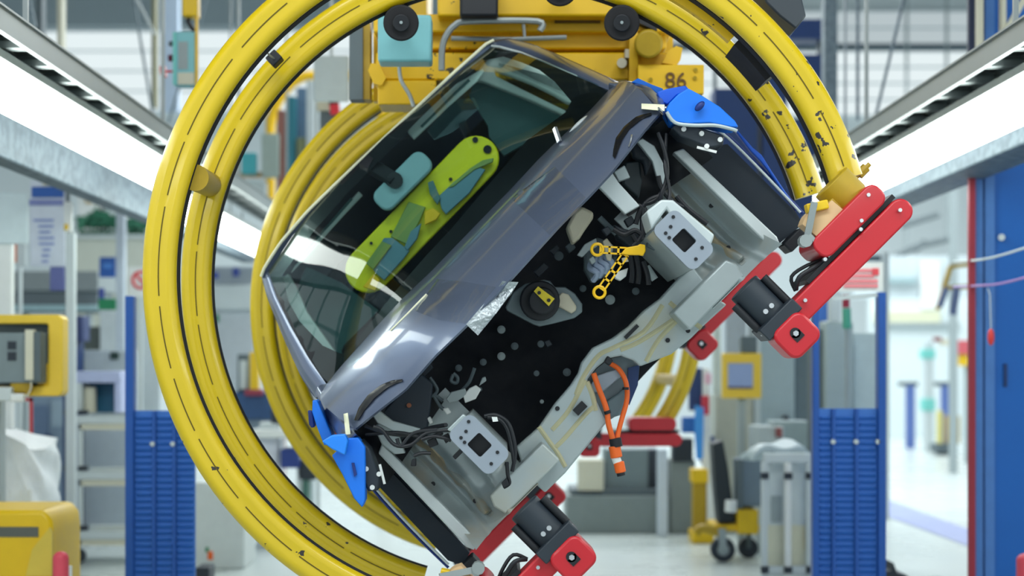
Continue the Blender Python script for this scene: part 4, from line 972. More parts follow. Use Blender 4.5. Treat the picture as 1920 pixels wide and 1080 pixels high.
# grey portal frame behind the right lamp
pf = T('portal_frame', 'grey steel portal post with rounded corner left of the blue column', 'frame', 1788, 20.0)
d = 20.0
m = MB(); m.bx(xt(1782, d), xt(1796, d), d, d+0.08, 0, zt(330, d)); m.build('post', M_GRY, pf)
m = MB(); m.prism([P(x, y, d) for x, y in ((1782,345),(1778,338),(1768,334),(1755,332),(1755,322),(1796,322),(1796,345))], (0, 0.08, 0)); m.build('gusset', M_GRY, pf)
m = MB(); m.bx(xt(1660, d), xt(1800, d), d, d+0.08, zt(332, d), zt(322, d)); m.build('beam', M_GRY, pf)

# ---- upper right: blue structure, posts, braces
bt = T('blue_tower', 'dark blue steel tower blurred behind the right side of the rings', 'tower', 1450, 14.0)
d = 14.0
for a, b, y0, y1 in ((1478,1542,36,72),(1500,1542,102,148),(1340,1420,166,420),(1424,1476,110,210),(1430,1545,222,420)):
    BX(a, y0, b, y1, d, 0.3).build('panel', M_NAVY, bt)
m = MB()
for x in (1342, 1421, 1540): m.bx(xt(x, d), xt(x+5, d), d+0.1, d+0.2, 0, zt(30, d))
m.split('tower_frame', M_GRYD, bt)
for (x0, x1, dd, lab, mt) in ((1546, 1570, 12.0, 'grey vertical post at upper right behind the ring', M_GALVD), (66, 78, 12.0, 'slate post at the upper left above the cable tray', M_GRYD), (107, 116, 13.0, 'cream thin post at the upper left above the tray', M_CREAM), (284, 291, 13.5, 'thin olive post left of the hanging control box', mat('olive_post', (132, 132, 104), 0.6)), (300, 334, 16.0, 'wide pale column behind the hanging control box', mat('pale_blue_column', (186, 204, 224), 0.6))):
    m = MB(); m.bx(xt(x0, dd), xt(x1, dd), dd, dd+0.12, zt(330 if x0 > 1000 else 60+(x0-60)*0.62, dd), CEIL); tag(m.build('steel_post', mt), lab, 'post')
for (a, b, dd, lab) in (((1608,-300),(1608,226), 11.5, 'thin vertical hanger rod above the right cable tray'), ((1766,-300-0),(1640,226), 11.5, 'thin slanting brace rod above the right cable tray'), ((40,-60),(66,50), 11.0, 'thin slanting rod at the upper left corner'), ((236,-40),(290,64), 12.5, 'pale slanting brace left of the hanging control box'), ((262,66),(288,222), 13.0, 'thin slanting rod crossing the left window band'), ((398,-40),(316,230), 14.5, 'thin dark rod slanting right of the control box')):
    p0 = P(*a, dd); p1 = P(*b, dd)
    if 'window band' in lab: p0 = P(262, 66, dd+0.3); p1 = P(288, 222, dd+0.3)
    p0 = p0+(p0-p1).normalized()*((CEIL-p0.z)/max(0.05, (p0-p1).normalized().z))
    m = MB(); m.bar(p0, p1, 0.028 if 'pale' in lab else 0.02, 0.02); tag(m.build('brace_rod', M_GALVD if 'pale' not in lab else M_GRYL), lab, 'rod')
for (x0, x1, y, dd, lab) in ((1880, 1886, 98, 7.9, 'cream vertical conduit on the blue column'),):
    m = MB(); m.bx(xt(1834, 8.4), xt(1844, 8.4), 8.4, 8.45, zt(110, 8.4), CEIL); m.bx(xt(1878, 8.4), xt(1887, 8.4), 8.4, 8.45, zt(80, 8.4), CEIL); m.bar(P(1885, 60, 8.4), P(1925, -10, 8.4), 0.03, 0.03); m.split('conduit', M_CREAM, bc)

# ---- hanging control box at the upper left
cbx = T('hanging_control_box', 'pale teal hanging pendant control box with red buttons at upper left', 'control box', 346, 8.6, z=zt(160, 8.6))
d = 8.6
BX(330, 59, 366, 160, d, 0.10).build('box_body', M_TEALB, cbx, bevel=0.006)
BX(333, 136, 364, 158, d-0.004, 0.006).build('label_panel', M_CREAM, cbx); BX(334, 78, 352, 130, d-0.004, 0.006).build('window', M_GRY, cbx)
BX(324, 60, 331, 158, d+0.01, 0.08).build('side_plate', M_TURQ, cbx)
m = MB(); m.cyl(P(326, 134, d+0.05), P(303, 134, d+0.05), 0.006, 8); m.cyl(P(311, 134, d+0.05), P(302, 135, d+0.05), 0.034, 14); m.build('red_button', mat('button_red', (226, 24, 40), 0.4), cbx)
m = MB(); m.cyl(P(325, 109, d+0.05), P(316, 109, d+0.05), 0.018, 12); m.build('dark_button', mat('button_maroon', (88, 16, 48), 0.4), cbx)
m = MB(); m.cyl(P(325, 82, d+0.05), P(317, 82, d+0.05), 0.014, 12); m.build('dark_button', M_GRYD, cbx)
m = MB(); m.bar(P(369, 165, d), P(369, -30, d), 0.014, 0.02); m.bar(P(369, -30, d), P(369, -500, d), 0.014, 0.02); m.build('yellow_rod', M_YELD, cbx)
BX(341, -30, 370, 30, d-0.02, 0.1).build('hoist_body', M_YELC, cbx, bevel=0.01)
m = MB(); m.tube([P(x, y, d+0.03) for x, y in ((356,28),(352,40),(358,50),(364,58))], 0.012); m.build('hook', M_BLK, cbx)
m = MB(); m.bar(P(356, -30, d), Vector((xt(356, d), d, CEIL)), 0.02, 0.02); m.build('chain', M_BLK, cbx)

# ---- simple furniture of the hall: each thing is a list of parts placed at its own distance
def unit(name, label, cat, d, parts, group=None, legs=None, bevel=0.008):
    xs = [p[1] for p in parts]+[p[3] for p in parts]
    t = T(name, label, cat, (min(xs)+max(xs))/2, d, group)
    for p in parts:
        nm_, x0, y0, x1, y1, dz, dep, mt = p
        a = xt(x0, d+dz); b = xt(x1, d+dz); z1 = zt(y0, d+dz); z0 = 0.0 if y1 is None else zt(y1, d+dz)
        m = MB(); m.bx(a, b, d+dz, d+dz+dep, z0, z1); m.build(nm_, mt, t, bevel=min(bevel, abs(b-a)*0.2, dep*0.3))
    for (x, w_, yb, dz) in (legs or []):
        m = MB(); m.bx(xt(x, d)-w_, xt(x, d)+w_, d+dz, d+dz+2*w_, 0, zt(yb, d)); m.build('leg', M_GRYL, t)
    return t
# left side, nearest first
t = T('yellow_machine', 'yellow machine housing with dark slot in the lower left corner', 'machine', 40, 7.4)
m = MB(); d = 7.4
m.prism([(xt(x, d), d, z) for x, z in ((-120, 0), (-120, zt(957, d)), (82, zt(957, d)), (96, zt(975, d)), (99, zt(1000, d)), (100, 0))], (0, 0.5, 0)); m.build('housing', M_YELC, t, bevel=0.02)
BX(-100, 988, 72, 1007, d-0.004, 0.02).build('slot', mat('slot_grey', (88, 92, 84), 0.5), t)
m = MB(); m.prism([P(x, y, d-0.03) for x, y in ((48,1080),(60,1030),(92,990),(97,1000),(97,1080))], (0, 0.03, 0)); m.build('ribbed_face', mat('yellow_faded', (214, 188, 70), 0.5), t)
t = T('red_roller', 'rose red rounded roller beside the yellow machine at lower left', 'roller', 116, 7.2)
m = MB(); m.cyl((xt(114, 7.2), 7.2, 0), (xt(114, 7.2), 7.2, zt(1046, 7.2)), 0.036, 18); m.ball((xt(114, 7.2), 7.2, zt(1046, 7.2)), (0.036, 0.036, 0.03)); m.build('roller_body', M_PINK, t)
m = MB(); m.cyl((xt(128, 7.2), 7.22, 0), (xt(128, 7.2), 7.22, zt(1062, 7.2)), 0.012, 12); m.build('roller_pin', M_WHT, t)
t = T('operator_terminal', 'yellow framed operator terminal at the left edge with grey housing', 'terminal', 40, 8.2)
d = 8.2
m = MB(); out = rrect(xt(-60, d), xt(117, d), zt(743, d), zt(590, d), 0.03); inn = rrect(xt(-40, d), xt(90, d), zt(724, d), zt(607, d), 0.015)
n = len(out); vv = [(x, d, z) for x, z in out]+[(x, d, z) for x, z in inn]+[(x, d+0.12, z) for x, z in out]+[(x, d+0.12, z) for x, z in inn]
fs = []
for i in range(n):
    j = (i+1) % n; fs += [(i, j, j+n, i+n), (i+2*n, i+3*n, j+3*n, j+2*n), (i, i+2*n, j+2*n, j), (i+n, j+n, j+3*n, i+3*n)]
m.add(vv, fs); m.build('yellow_frame', mat('terminal_yellow', (228, 192, 56), 0.45, var=0.05), t, bevel=0.008)
BX(-40, 605, 92, 726, d+0.08, 0.05).build('back_panel', M_GRYD, t)
BX(70, 682, 92, 726, d+0.03, 0.05).build('yellow_corner', M_YELC, t)
BX(-10, 624, 78, 718, d-0.06, 0.12).build('housing', mat('terminal_grey', (120, 134, 138), 0.5), t, bevel=0.006)
BX(47, 618, 62, 712, d-0.10, 0.05).build('pale_strip', M_CREAM, t); BX(62, 622, 76, 714, d-0.09, 0.05).build('connector_strip', M_GRYD, t)
for y0, y1 in ((640, 655), (660, 676)): BX(14, y0, 30, y1, d-0.066, 0.01).build('vent', M_BLK2, t)
BX(-60, 726, 20, 752, d-0.1, 0.06).build('arm', M_GRYL, t, bevel=0.006); BX(18, 738, 42, 754, d-0.12, 0.06).build('hand_rest', M_WHT, t, bevel=0.008)
BX(20, 718, 56, 734, d-0.05, 0.06).build('bracket', M_OLIVE, t)
m = MB(); m.tube([P(x, y, d-0.1) for x, y in ((58,716),(58,728),(52,740),(45,742))], 0.004, sm=4); m.build('cable', M_CREAM, t)
m = MB(); m.bx(xt(-30, d), xt(-10, d), d+0.1, d+0.18, 0, zt(650, d)); m.build('pole', M_GRY, t)
m = MB(); d = 9.4; t = T('red_stand', 'red tubular stand under the yellow framed terminal', 'stand', 36, d)
for x in (19, 55):
    m = MB(); m.bx(xt(x, d), xt(x+5, d), d, d+0.02, 0, zt(745, d)); m.build('leg', mat('stand_red', (182, 44, 48), 0.5), t)
BX(19, 746, 60, 752, d, 0.02).build('crossbar', mat('stand_red', (182, 44, 48)), t)
# wrapped load
t = T('wrapped_load', 'white film wrapped load at the left edge above the yellow machine', 'package', 20, 8.5)
d = 8.5
def wrap(u, v):
    a = 2*math.pi*u; rx = 0.30*(1-0.12*v)+0.014*math.sin(7*a+9*v); ry = 0.3+0.014*math.cos(9*a+5*v)
    e = 4.0
    cx_ = math.copysign(abs(math.cos(a))**(2/e), math.cos(a)); sy_ = math.copysign(abs(math.sin(a))**(2/e), math.sin(a))
    return (xt(-42, d)+rx*cx_+0.02*v, d+0.35+ry*sy_, zt(958, d)+(zt(806, d)-zt(958, d))*v+0.02*math.sin(3*a)*v-0.10*max(0, cx_)*v*v)
m = MB(); m.grid(wrap, 64, 14); tp = [wrap(i/64, 1.0) for i in range(64)]; m.add(tp, [tuple(range(64))]); m.build('film', M_WRAP, t)
m = MB()
m.bx(xt(-100, d), xt(52, d), d+0.1, d+0.6, 0.12, zt(956, d)); m.build('pallet_box', M_GRYL, t)
for x in (8, 30, 46):
    m = MB(); m.bx(xt(x, d), xt(x+6, d), d+0.06, d+0.1, 0, zt(920, d)); m.build('support_leg', M_WHT, t)
# information boards
t = unit('information_board', 'white information board with blue header, at left behind a blank sheet', 'board', 10.0, [
    ('board', 56, 338, 122, 500, 0, 0.02, mat('paper_grey', (206, 214, 226), 0.5)), ('header_band', 59, 350, 119, 370, -0.01, 0.012, M_SIGNB), ('title_band', 54, 374, 118, 385, -0.01, 0.012, mat('lilac_band', (120, 130, 182), 0.5)),
    ('lower_panel', 93, 500, 121, 545, 0, 0.02, mat('violet_panel', (96, 104, 160), 0.5)), ('post', 122, 346, 128, None, 0.03, 0.05, M_GRYD)])
for k, (a, b) in enumerate(((63,100),(72,100),(73,94),(72,101),(73,101),(80,94),(78,92),(78,90))):
    BX(a, 411+11*k, b, 415+11*k, 9.99, 0.008).build('text_line', mat('text_blue', (134, 150, 200), 0.5), t)
BX(80, 343, 106, 348, 9.99, 0.008).build('text_line', M_CREAM, t)
unit('notice_sheet', 'blank pale sheet on a white post at the left edge', 'sheet', 9.2, [('sheet', -30, 361, 52, 457, 0, 0.015, mat('pale_sheet', (204, 220, 224), 0.5)), ('post', -10, 456, 22, None, 0.02, 0.06, M_WHT)])
unit('white_upright', 'tall white upright with a glossy top beside the information board', 'upright', 9.7, [('upright', 122, 436, 140, None, 0.02, 0.05, M_GRYL), ('glossy_top', 119, 378, 135, 436, 0, 0.03, M_WHT), ('yellow_tip', 120, 420, 127, 431, -0.01, 0.01, M_YELC)])
unit('orange_notice', 'small orange striped notice below the blank sheet', 'notice', 10.4, [('notice_board', 14, 452, 48, 500, 0, 0.02, M_GRYL), ('orange_stripe', 19, 458, 31, 492, -0.008, 0.01, mat('stripe_orange', (214, 130, 96), 0.5)), ('post', 34, 500, 40, None, 0, 0.03, M_GRYL)])
t = unit('blue_sign', 'square blue sign on a pale post at left behind the gate', 'sign', 13.0, [('sign_plate', 186, 482, 216, 520, 0, 0.02, M_SIGNB), ('sign_symbol', 193, 494, 209, 503, -0.01, 0.012, mat('sign_light_blue', (70, 130, 206), 0.5)), ('post', 217, 370, 233, None, 0.02, 0.08, mat('pale_post', (190, 202, 214), 0.5)), ('green_board', 184, 560, 217, 581, 0, 0.02, M_GREENP), ('blue_strip', 185, 540, 195, 560, 0, 0.02, mat('strip_blue', (46, 66, 150), 0.5))])
t = T('no_entry_sign', 'white notice with a red ring symbol behind the left yellow ring', 'sign', 262, 12.2)
d = 12.2
BX(240, 500, 285, 556, d, 0.02).build('notice_plate', M_WHT, t)
m = MB(); c = P(264, 525, d-0.005); m.tube([(c.x+0.062*math.cos(k*math.pi/12), c.y, c.z+0.062*math.sin(k*math.pi/12)) for k in range(25)], 0.011, n=6); m.bar((c.x-0.044, c.y, c.z+0.044), (c.x+0.044, c.y, c.z-0.044), 0.02, 0.01, up=(0, 1, 0)); m.build('red_symbol', M_SIGNR, t)
BX(258, 556, 266, 600, d, 0.02).build('bracket', M_GRYL, t); m = MB(); m.bx(xt(258, d), xt(266, d), d, d+0.03, 0, zt(600, d)); m.build('post', M_GRYL, t)
# shelf trolley on the left
d = 10.9
t = T('shelf_trolley', 'white tube shelf trolley left of the blue louvred gate', 'trolley', 180, d)
for x, dz in ((122, 0.4), (144, 0.0), (262, 0.0), (270, 0.4)):
    m = MB(); m.bx(xt(x, d+dz), xt(x, d+dz)+0.036, d+dz, d+dz+0.036, 0.12, zt(780 if dz == 0 else 800, d)); m.build('upright_tube', M_GRYL, t, bevel=0.006)
    m = MB(); m.cyl((xt(x, d+dz)+0.01, d+dz-0.02, 0.05), (xt(x, d+dz)+0.01, d+dz+0.03, 0.05), 0.05, 16); m.build('caster', M_BLK2, t)
for y, mt in ((779, M_GRYL), (884, M_GRYL), (996, M_GRYL)):
    m = MB(); m.bx(xt(140, d), xt(275, d), d-0.01, d+0.03, zt(y+15, d), zt(y, d)); m.bx(xt(140, d), xt(275, d), d+0.40, d+0.44, zt(y+15, d), zt(y, d)); m.split('shelf_rail', M_GRYL, t)
    m = MB(); m.bx(xt(148, d), xt(270, d), d+0.0, d+0.42, zt(y+27, d), zt(y+16, d)); m.build('shelf_board', M_CREAM, t)
    for x in (122, 150):
        m = MB(); m.bx(xt(x, d)-0.01, xt(x, d)+0.045, d-0.015, d+0.05, zt(y-2, d), zt(y-10, d)); m.split('joint', M_BLK2, t)
unit('storage_crate', 'lilac framed crate with teal inside on top of the shelf trolley', 'crate', 11.0, [('crate_top', 138, 696, 226, 718, 0, 0.35, mat('lilac_plastic', (176, 186, 220), 0.5)), ('crate_side', 138, 718, 152, 774, 0, 0.35, M_GRYL), ('crate_side', 214, 718, 226, 774, 0, 0.35, mat('lilac_plastic', (176, 186, 220))), ('crate_inside', 152, 718, 214, 774, 0.2, 0.05, mat('teal_crate', (22, 90, 124), 0.5)), ('crate_bottle', 158, 726, 176, 774, 0.06, 0.08, M_CREAM)])
unit('grey_cabinet', 'grey white cabinet behind the lilac crate on the left', 'cabinet', 12.4, [('cabinet_body', 128, 657, 240, None, 0, 0.5, mat('cabinet_grey', (188, 200, 208), 0.5)), ('dark_fitting', 206, 660, 222, 674, -0.03, 0.03, mat('dark_green', (32, 60, 56), 0.5))])
unit('white_cabinet', 'white wall cabinet behind the left gate post', 'cabinet', 13.6, [('cabinet_body', 187, 583, 300, None, 0, 0.5, mat('cabinet_white', (206, 216, 220), 0.5)), ('dark_door', 150, 612, 187, 656, 0.1, 0.3, mat('grey_green', (82, 92, 88), 0.5)), ('round_lamp', 252, 650, 266, 666, -0.06, 0.05, M_WHT)])
unit('navy_cabinet', 'narrow navy cabinet behind the yellow framed terminal', 'cabinet', 12.0, [('cabinet_body', 117, 590, 132, None, 0, 0.4, M_NAVY), ('cabinet_panel', 132, 592, 156, 640, 0.1, 0.2, mat('violet_navy', (60, 74, 120), 0.5))])
unit('blue_grey_machine', 'blurred blue grey machine between terminal and shelf trolley', 'machine', 14.5, [('machine_body', 56, 742, 126, None, 0, 0.6, mat('blue_grey', (136, 156, 176), 0.5)), ('machine_door', 62, 760, 90, 830, -0.02, 0.03, mat('slate_blue', (104, 126, 156), 0.5)), ('machine_pipe', 82, 815, 94, 840, -0.05, 0.05, M_NAVY), ('machine_window', 96, 750, 118, 800, -0.02, 0.03, mat('ice_grey', (164, 184, 198), 0.5))])
unit('conveyor', 'grey conveyor frame behind the information board on the left', 'conveyor', 16.0, [('conveyor_bed', 22, 508, 184, 545, 0, 0.8, mat('conveyor_grey', (138, 148, 150), 0.5)), ('conveyor_skirt', 22, 545, 184, 585, 0.1, 0.6, mat('conveyor_dark', (108, 120, 126), 0.5)), ('conveyor_rail', 22, 572, 184, 582, -0.02, 0.05, mat('rail_teal', (160, 192, 198), 0.5)), ('leg', 40, 585, 50, None, 0.1, 0.1, M_GRY), ('leg', 160, 585, 170, None, 0.1, 0.1, M_GRY)])
# greenery on a ledge
d = 19.0
ledge = unit('planter_ledge', 'cream ledge carrying green plants behind the left yellow ring', 'ledge', 19.0, [('ledge_wall', 140, 446, 300, None, 0, 0.4, mat('ledge_cream', (196, 202, 190), 0.6)), ('ledge_cap', 138, 440, 300, 447, -0.03, 0.45, M_GRYL)])
def plant(label, x0, x1, ytop, ybase, group=None):
    t = T('potted_plant', label, 'plant', (x0+x1)/2, d, z=zt(ybase, d))
    m = MB(); rnd = random.Random(x0)
    for k in range(140):
        x = xt(rnd.uniform(x0, x1), d); z = zt(ybase, d)+0.12+rnd.random()**1.4*(zt(ytop, d)-zt(ybase, d)-0.06)*(1-abs((x-xt((x0+x1)/2, d))/(xt(x1, d)-xt(x0, d)))*1.2)
        y = d+0.15+rnd.uniform(-0.12, 0.12); a = rnd.uniform(0, 6.28); L = rnd.uniform(0.05, 0.10)
        q = Vector((math.cos(a)*L, rnd.uniform(-0.03, 0.03), math.sin(a)*L)); w_ = Vector((-q.z, 0.02, q.x))*0.35; c = Vector((x, y, z))
        m.add([c-q, c+w_, c+q, c-w_], [(0, 1, 2, 3)])
    m.build('leaves', M_GREEN, t, flat=True)
    BX(x0+4, ybase-8, x1-4, ybase, d+0.05, 0.2).build('trough', mat('dark_green_pot', (28, 84, 62), 0.5), t)
plant('taller bushy green plant on the left end of the ledge', 143, 216, 404, 440)
plant('low green plant on the ledge close to the yellow ring', 234, 276, 420, 440)
unit('white_machine', 'white machine with an amber window above the plants on the left', 'machine', 21.0, [('machine_body', 146, 338, 196, 440, 0, 0.5, M_WHT), ('amber_window', 160, 346, 180, 380, -0.03, 0.04, mat('amber_panel', (186, 150, 70), 0.5)), ('machine_wing', 188, 372, 224, 440, 0, 0.4, M_GRYL), ('machine_wing', 236, 388, 272, 440, 0, 0.4, M_WHT), ('stand', 150, 440, 272, None, 0.55, 0.3, M_GRY)])
# seen through the left of the rings
unit('switch_cabinet', 'pale switch cabinet seen between the front and rear yellow rings', 'cabinet', 15.0, [('cabinet_top', 396, 534, 472, 580, -0.1, 0.5, M_GRYL), ('cabinet_body', 398, 580, 476, None, 0, 0.5, mat('cabinet_grey2', (186, 194, 200), 0.5)), ('green_lamp', 401, 590, 409, 604, -0.04, 0.04, M_GREENP), ('blue_tag', 436, 502, 447, 518, 0, 0.05, mat('tag_blue', (52, 74, 158), 0.5)), ('blue_tag', 398, 510, 408, 522, 0, 0.05, mat('tag_blue', (52, 74, 158))), ('back_frame', 396, 500, 476, 534, 0.1, 0.1, mat('frame_grey', (158, 170, 178), 0.5))])
unit('blue_press', 'dark blue machine block seen inside the left of the front rings', 'machine', 13.0, [('press_block', 438, 735, 522, 786, 0, 0.5, mat('press_blue', (40, 76, 120), 0.5)), ('press_base', 446, 786, 520, None, 0.2, 0.3, mat('press_grey', (150, 164, 176), 0.5)), ('press_frame', 445, 664, 466, 735, 0.05, 0.2, M_GRYD), ('press_window', 449, 676, 462, 730, 0.02, 0.03, M_GRYL), ('yellow_guard', 468, 660, 484, 738, -0.05, 0.1, M_YELC), ('red_base', 458, 730, 492, 742, -0.06, 0.1, mat('maroon', (140, 50, 70), 0.5))])
t = unit('work_table', 'white cluttered work table under the rear yellow ring on the left', 'table', 11.8, [('table_top', 470, 806, 570, 822, 0, 0.6, M_WHT), ('table_arm', 486, 792, 520, 808, 0.1, 0.2, M_GRYL), ('dark_vice', 508, 768, 530, 796, 0.1, 0.2, M_BLK2), ('blue_drawer', 526, 842, 560, 878, 0.0, 0.3, mat('drawer_blue', (28, 56, 128), 0.5)), ('white_skirt', 484, 822, 520, None, 0.1, 0.4, mat('table_lilac', (212, 216, 226), 0.5)), ('leg', 556, 822, 564, None, 0.1, 0.06, M_GRYL), ('black_motor', 558, 862, 592, 900, 0.1, 0.2, M_BLK2), ('green_foot', 566, 900, 578, None, 0.1, 0.2, mat('foot_green', (60, 104, 92), 0.5))])
unit('pallet_box', 'white low cabinet with orange dot right of the left gate', 'cabinet', 10.6, [('cabinet_body', 364, 905, 458, None, 0, 0.5, mat('cabinet_warm_white', (204, 212, 210), 0.5)), ('orange_dot', 389, 1034, 399, 1050, -0.01, 0.02, M_ORG), ('green_dot', 385, 1026, 391, 1036, -0.01, 0.02, M_GREENP)])
unit('floor_block', 'small black machine block on the floor below the left gate', 'foot', 9.9, [('foot_block', 366, 1064, 392, None, -0.1, 0.2, M_BLK2)])
unit('dark_cone', 'small dark block on the floor behind the lower car edge', 'block', 13.2, [('block', 764, 1022, 786, None, 0, 0.25, mat('dark_block', (60, 72, 74), 0.5)), ('blue_block', 806, 1038, 834, None, 0.1, 0.2, M_NAVY)])
# upper left between the rings
unit('hanging_board', 'pale blank hanging board left of the overhead hanger', 'panel', 9.6, [('panel', 588, 104, 654, 190, 0, 0.03, mat('panel_pale', (188, 200, 202), 0.5)), ('hanger', 618, -900, 624, 104, 0, 0.02, M_GRYL)])
t = T('signal_lamp', 'small red and black signal lamp above the rear yellow ring', 'lamp', 628, 11.0)
m = MB(); d = 11.0; m.cyl(P(629, 214, d), P(627, 196, d), 0.035, 14); m.build('red_lens', mat('lens_red', (226, 30, 50), 0.4), t)
m = MB(); m.cyl(P(627, 196, d), P(626, 186, d), 0.036, 14); m.build('black_cap', M_BLK, t)
BX(594, 186, 618, 206, d, 0.08).build('white_box', M_CREAM, t); BX(600, 206, 634, 260, d+0.05, 0.05).build('bracket', M_GRYD, t); BX(590, 190, 596, 420, d+0.1, 0.06).build('post', M_GRYL, t)
m = MB(); m.bx(xt(590, d), xt(596, d), d+0.1, d+0.16, 0, zt(420, d)); m.build('post_foot', M_GRYL, t)
t = T('yellow_arch', 'small yellow tube arch seen between the front and rear rings', 'arch', 545, 16.5)
d = 16.5; m = MB(); m.tube([P(x, y, d) for x, y in ((506,700),(507,260),(508,232),(514,208),(526,184),(544,160),(566,146),(586,142),(640,142),(700,150),(714,190),(716,700))], 0.05, n=12, sm=5); m.build('arch_tube', M_YELD, t)
m = MB(); m.bx(xt(506, d)-0.04, xt(506, d)+0.04, d-0.05, d+0.05, 0, zt(690, d)); m.build('foot', M_GRYD, t)
m = MB(); m.bx(xt(716, d)-0.04, xt(716, d)+0.04, d-0.05, d+0.05, 0, zt(690, d)); m.build('foot', M_GRYD, t)
unit('teal_rack', 'rack with teal and brown uprights behind the rear yellow ring', 'rack', 15.0, [('teal_panel', 538, 180, 554, 330, 0, 0.2, mat('teal_deep', (40, 120, 136), 0.5)), ('blue_panel', 556, 164, 582, 330, 0.1, 0.2, mat('steel_blue', (92, 122, 150), 0.5)), ('brown_upright', 519, 206, 533, None, 0, 0.12, mat('brown_red', (148, 96, 84), 0.5)), ('grey_box', 490, 250, 522, 330, -0.1, 0.2, mat('grey_green2', (156, 172, 164), 0.5)), ('pale_upright', 574, 150, 590, None, -0.05, 0.08, M_GRYL), ('teal_cloth', 452, 286, 480, 326, -0.1, 0.1, mat('teal_cloth', (70, 166, 174), 0.7)), ('orange_shelf', 440, 322, 500, 330, 0, 0.2, mat('shelf_orange', (190, 150, 90), 0.5)), ('green_panel', 556, 258, 580, 360, -0.02, 0.1, mat('olive_panel', (120, 128, 92), 0.5)), ('pale_box', 462, 338, 496, 400, 0, 0.2, mat('pale_box', (200, 210, 210), 0.5)), ('teal_box', 446, 344, 466, 372, -0.05, 0.2, mat('teal_box', (60, 160, 170), 0.5))])

# ---- right of the car and under it
unit('floor_pedestal', 'grey machine pedestal under the red clamp plate behind the car', 'pedestal', 13.0, [('white_column', 1084, 862, 1132, 925, -0.1, 0.2, M_CREAM), ('grey_block', 1134, 842, 1216, 918, 0, 0.4, mat('block_grey', (116, 132, 136), 0.5)), ('dark_block', 1198, 842, 1236, 925, 0.1, 0.3, mat('block_plum', (72, 82, 96), 0.5)), ('base', 1070, 918, 1250, 946, -0.1, 0.6, mat('base_dark', (82, 96, 102), 0.5)), ('base_foot', 1062, 930, 1256, None, -0.15, 0.7, mat('base_grey', (124, 136, 136), 0.5))])
unit('white_post', 'short white post right of the grey pedestal under the car', 'post', 12.6, [('post', 1233, 842, 1252, None, 0, 0.08, mat('post_white', (196, 208, 220), 0.5))])
d = 11.0
t = T('tool_cart', 'yellow based tool cart with black arm right of the tilted car', 'cart', 1370, d)
BX(1340, 984, 1424, 996, d, 0.4).build('cart_deck', M_YELC, t, bevel=0.006)
BX(1384, 956, 1422, 1002, d-0.05, 0.35).build('yellow_box', M_YELC, t, bevel=0.01)
BX(1386, 862, 1428, 950, d, 0.3).build('grey_bin', mat('bin_grey', (104, 122, 136), 0.5), t, bevel=0.01); BX(1382, 862, 1394, 954, d-0.03, 0.1).build('bin_edge', M_GRYD, t)
m = MB(); m.prism([P(x, y, d+0.02) for x, y in ((1336,832),(1356,826),(1366,880),(1374,940),(1380,980),(1348,982),(1342,920))], (0, 0.2, 0)); m.build('black_arm', mat('arm_black', (24, 36, 42), 0.5), t, bevel=0.01)
m = MB(); m.cyl(P(1370, 960, d-0.08), P(1371, 938, d-0.08), 0.04, 16); m.build('white_canister', M_WHT, t)
m = MB(); m.cyl((xt(1355, d)+0.0, d-0.03, 0.085), (xt(1355, d), d+0.03, 0.085), 0.085, 24); wv = m.build('wheel', M_BLK2, t, bevel=0.006)
m = MB(); m.cyl((xt(1355, d), d-0.036, 0.085), (xt(1355, d), d-0.03, 0.085), 0.04, 16); m.bar((xt(1354, d), d-0.04, 0.08), (xt(1352, d), d-0.04, zt(990, d)), 0.05, 0.02); m.build('wheel_fork', M_GRY, wv)
m = MB(); m.cyl((xt(1412, d), d+0.2, 0.07), (xt(1412, d), d+0.26, 0.07), 0.07, 20); m.build('wheel', M_BLK2, t)
m = MB(); m.bar((xt(1412, d), d+0.2, 0.07), (xt(1412, d), d+0.2, zt(990, d)), 0.03, 0.03); m.build('wheel_fork', M_GRYD, t)
m = MB(); m.tube([P(x, y, d-0.02) for x, y in ((1304,1000),(1316,990),(1340,996),(1352,1002))], 0.03, sm=3); m.build('cart_tow_bar', M_OLIVE, t)
d = 12.2
t = T('lifting_column', 'worn yellow lifting column with bright blue strap left of the tool cart', 'column', 1315, d)
m = MB(); m.bx(xt(1300, d), xt(1326, d), d, d+0.12, 0.02, zt(880, d)); m.build('yellow_mast', M_OLIVE, t, bevel=0.01)
BX(1298, 880, 1328, 906, d-0.04, 0.2).build('mast_head', M_YELC, t, bevel=0.01)
m = MB(); m.bx(xt(1296, d), xt(1336, d), d-0.1, d+0.2, 0, 0.09); m.build('mast_foot', M_YELC, t, bevel=0.01)
m = MB(); m.prism([P(x, y, d-0.02) for x, y in ((1304,760),(1320,764),(1318,860),(1306,862),(1302,800))], (0, 0.03, 0)); m.build('blue_strap', mat('strap_blue', (64, 150, 232), 0.5), t)
BX(1280, 782, 1304, 812, d, 0.1).build('blue_case', mat('case_blue', (22, 96, 176), 0.5), t, bevel=0.01)
BX(1326, 890, 1344, 990, d-0.02, 0.04).build('white_plate', M_WHT, t)
unit('dark_motor', 'dark motor block hanging beside the red clamp plate', 'motor', 12.8, [('motor_body', 1262, 822, 1300, 866, 0, 0.2, M_BLK2), ('motor_stand', 1258, 862, 1304, None, 0.05, 0.3, mat('stand_grey', (128, 138, 136), 0.5)), ('navy_cover', 1318, 818, 1340, 872, -0.1, 0.2, M_NAVY)])
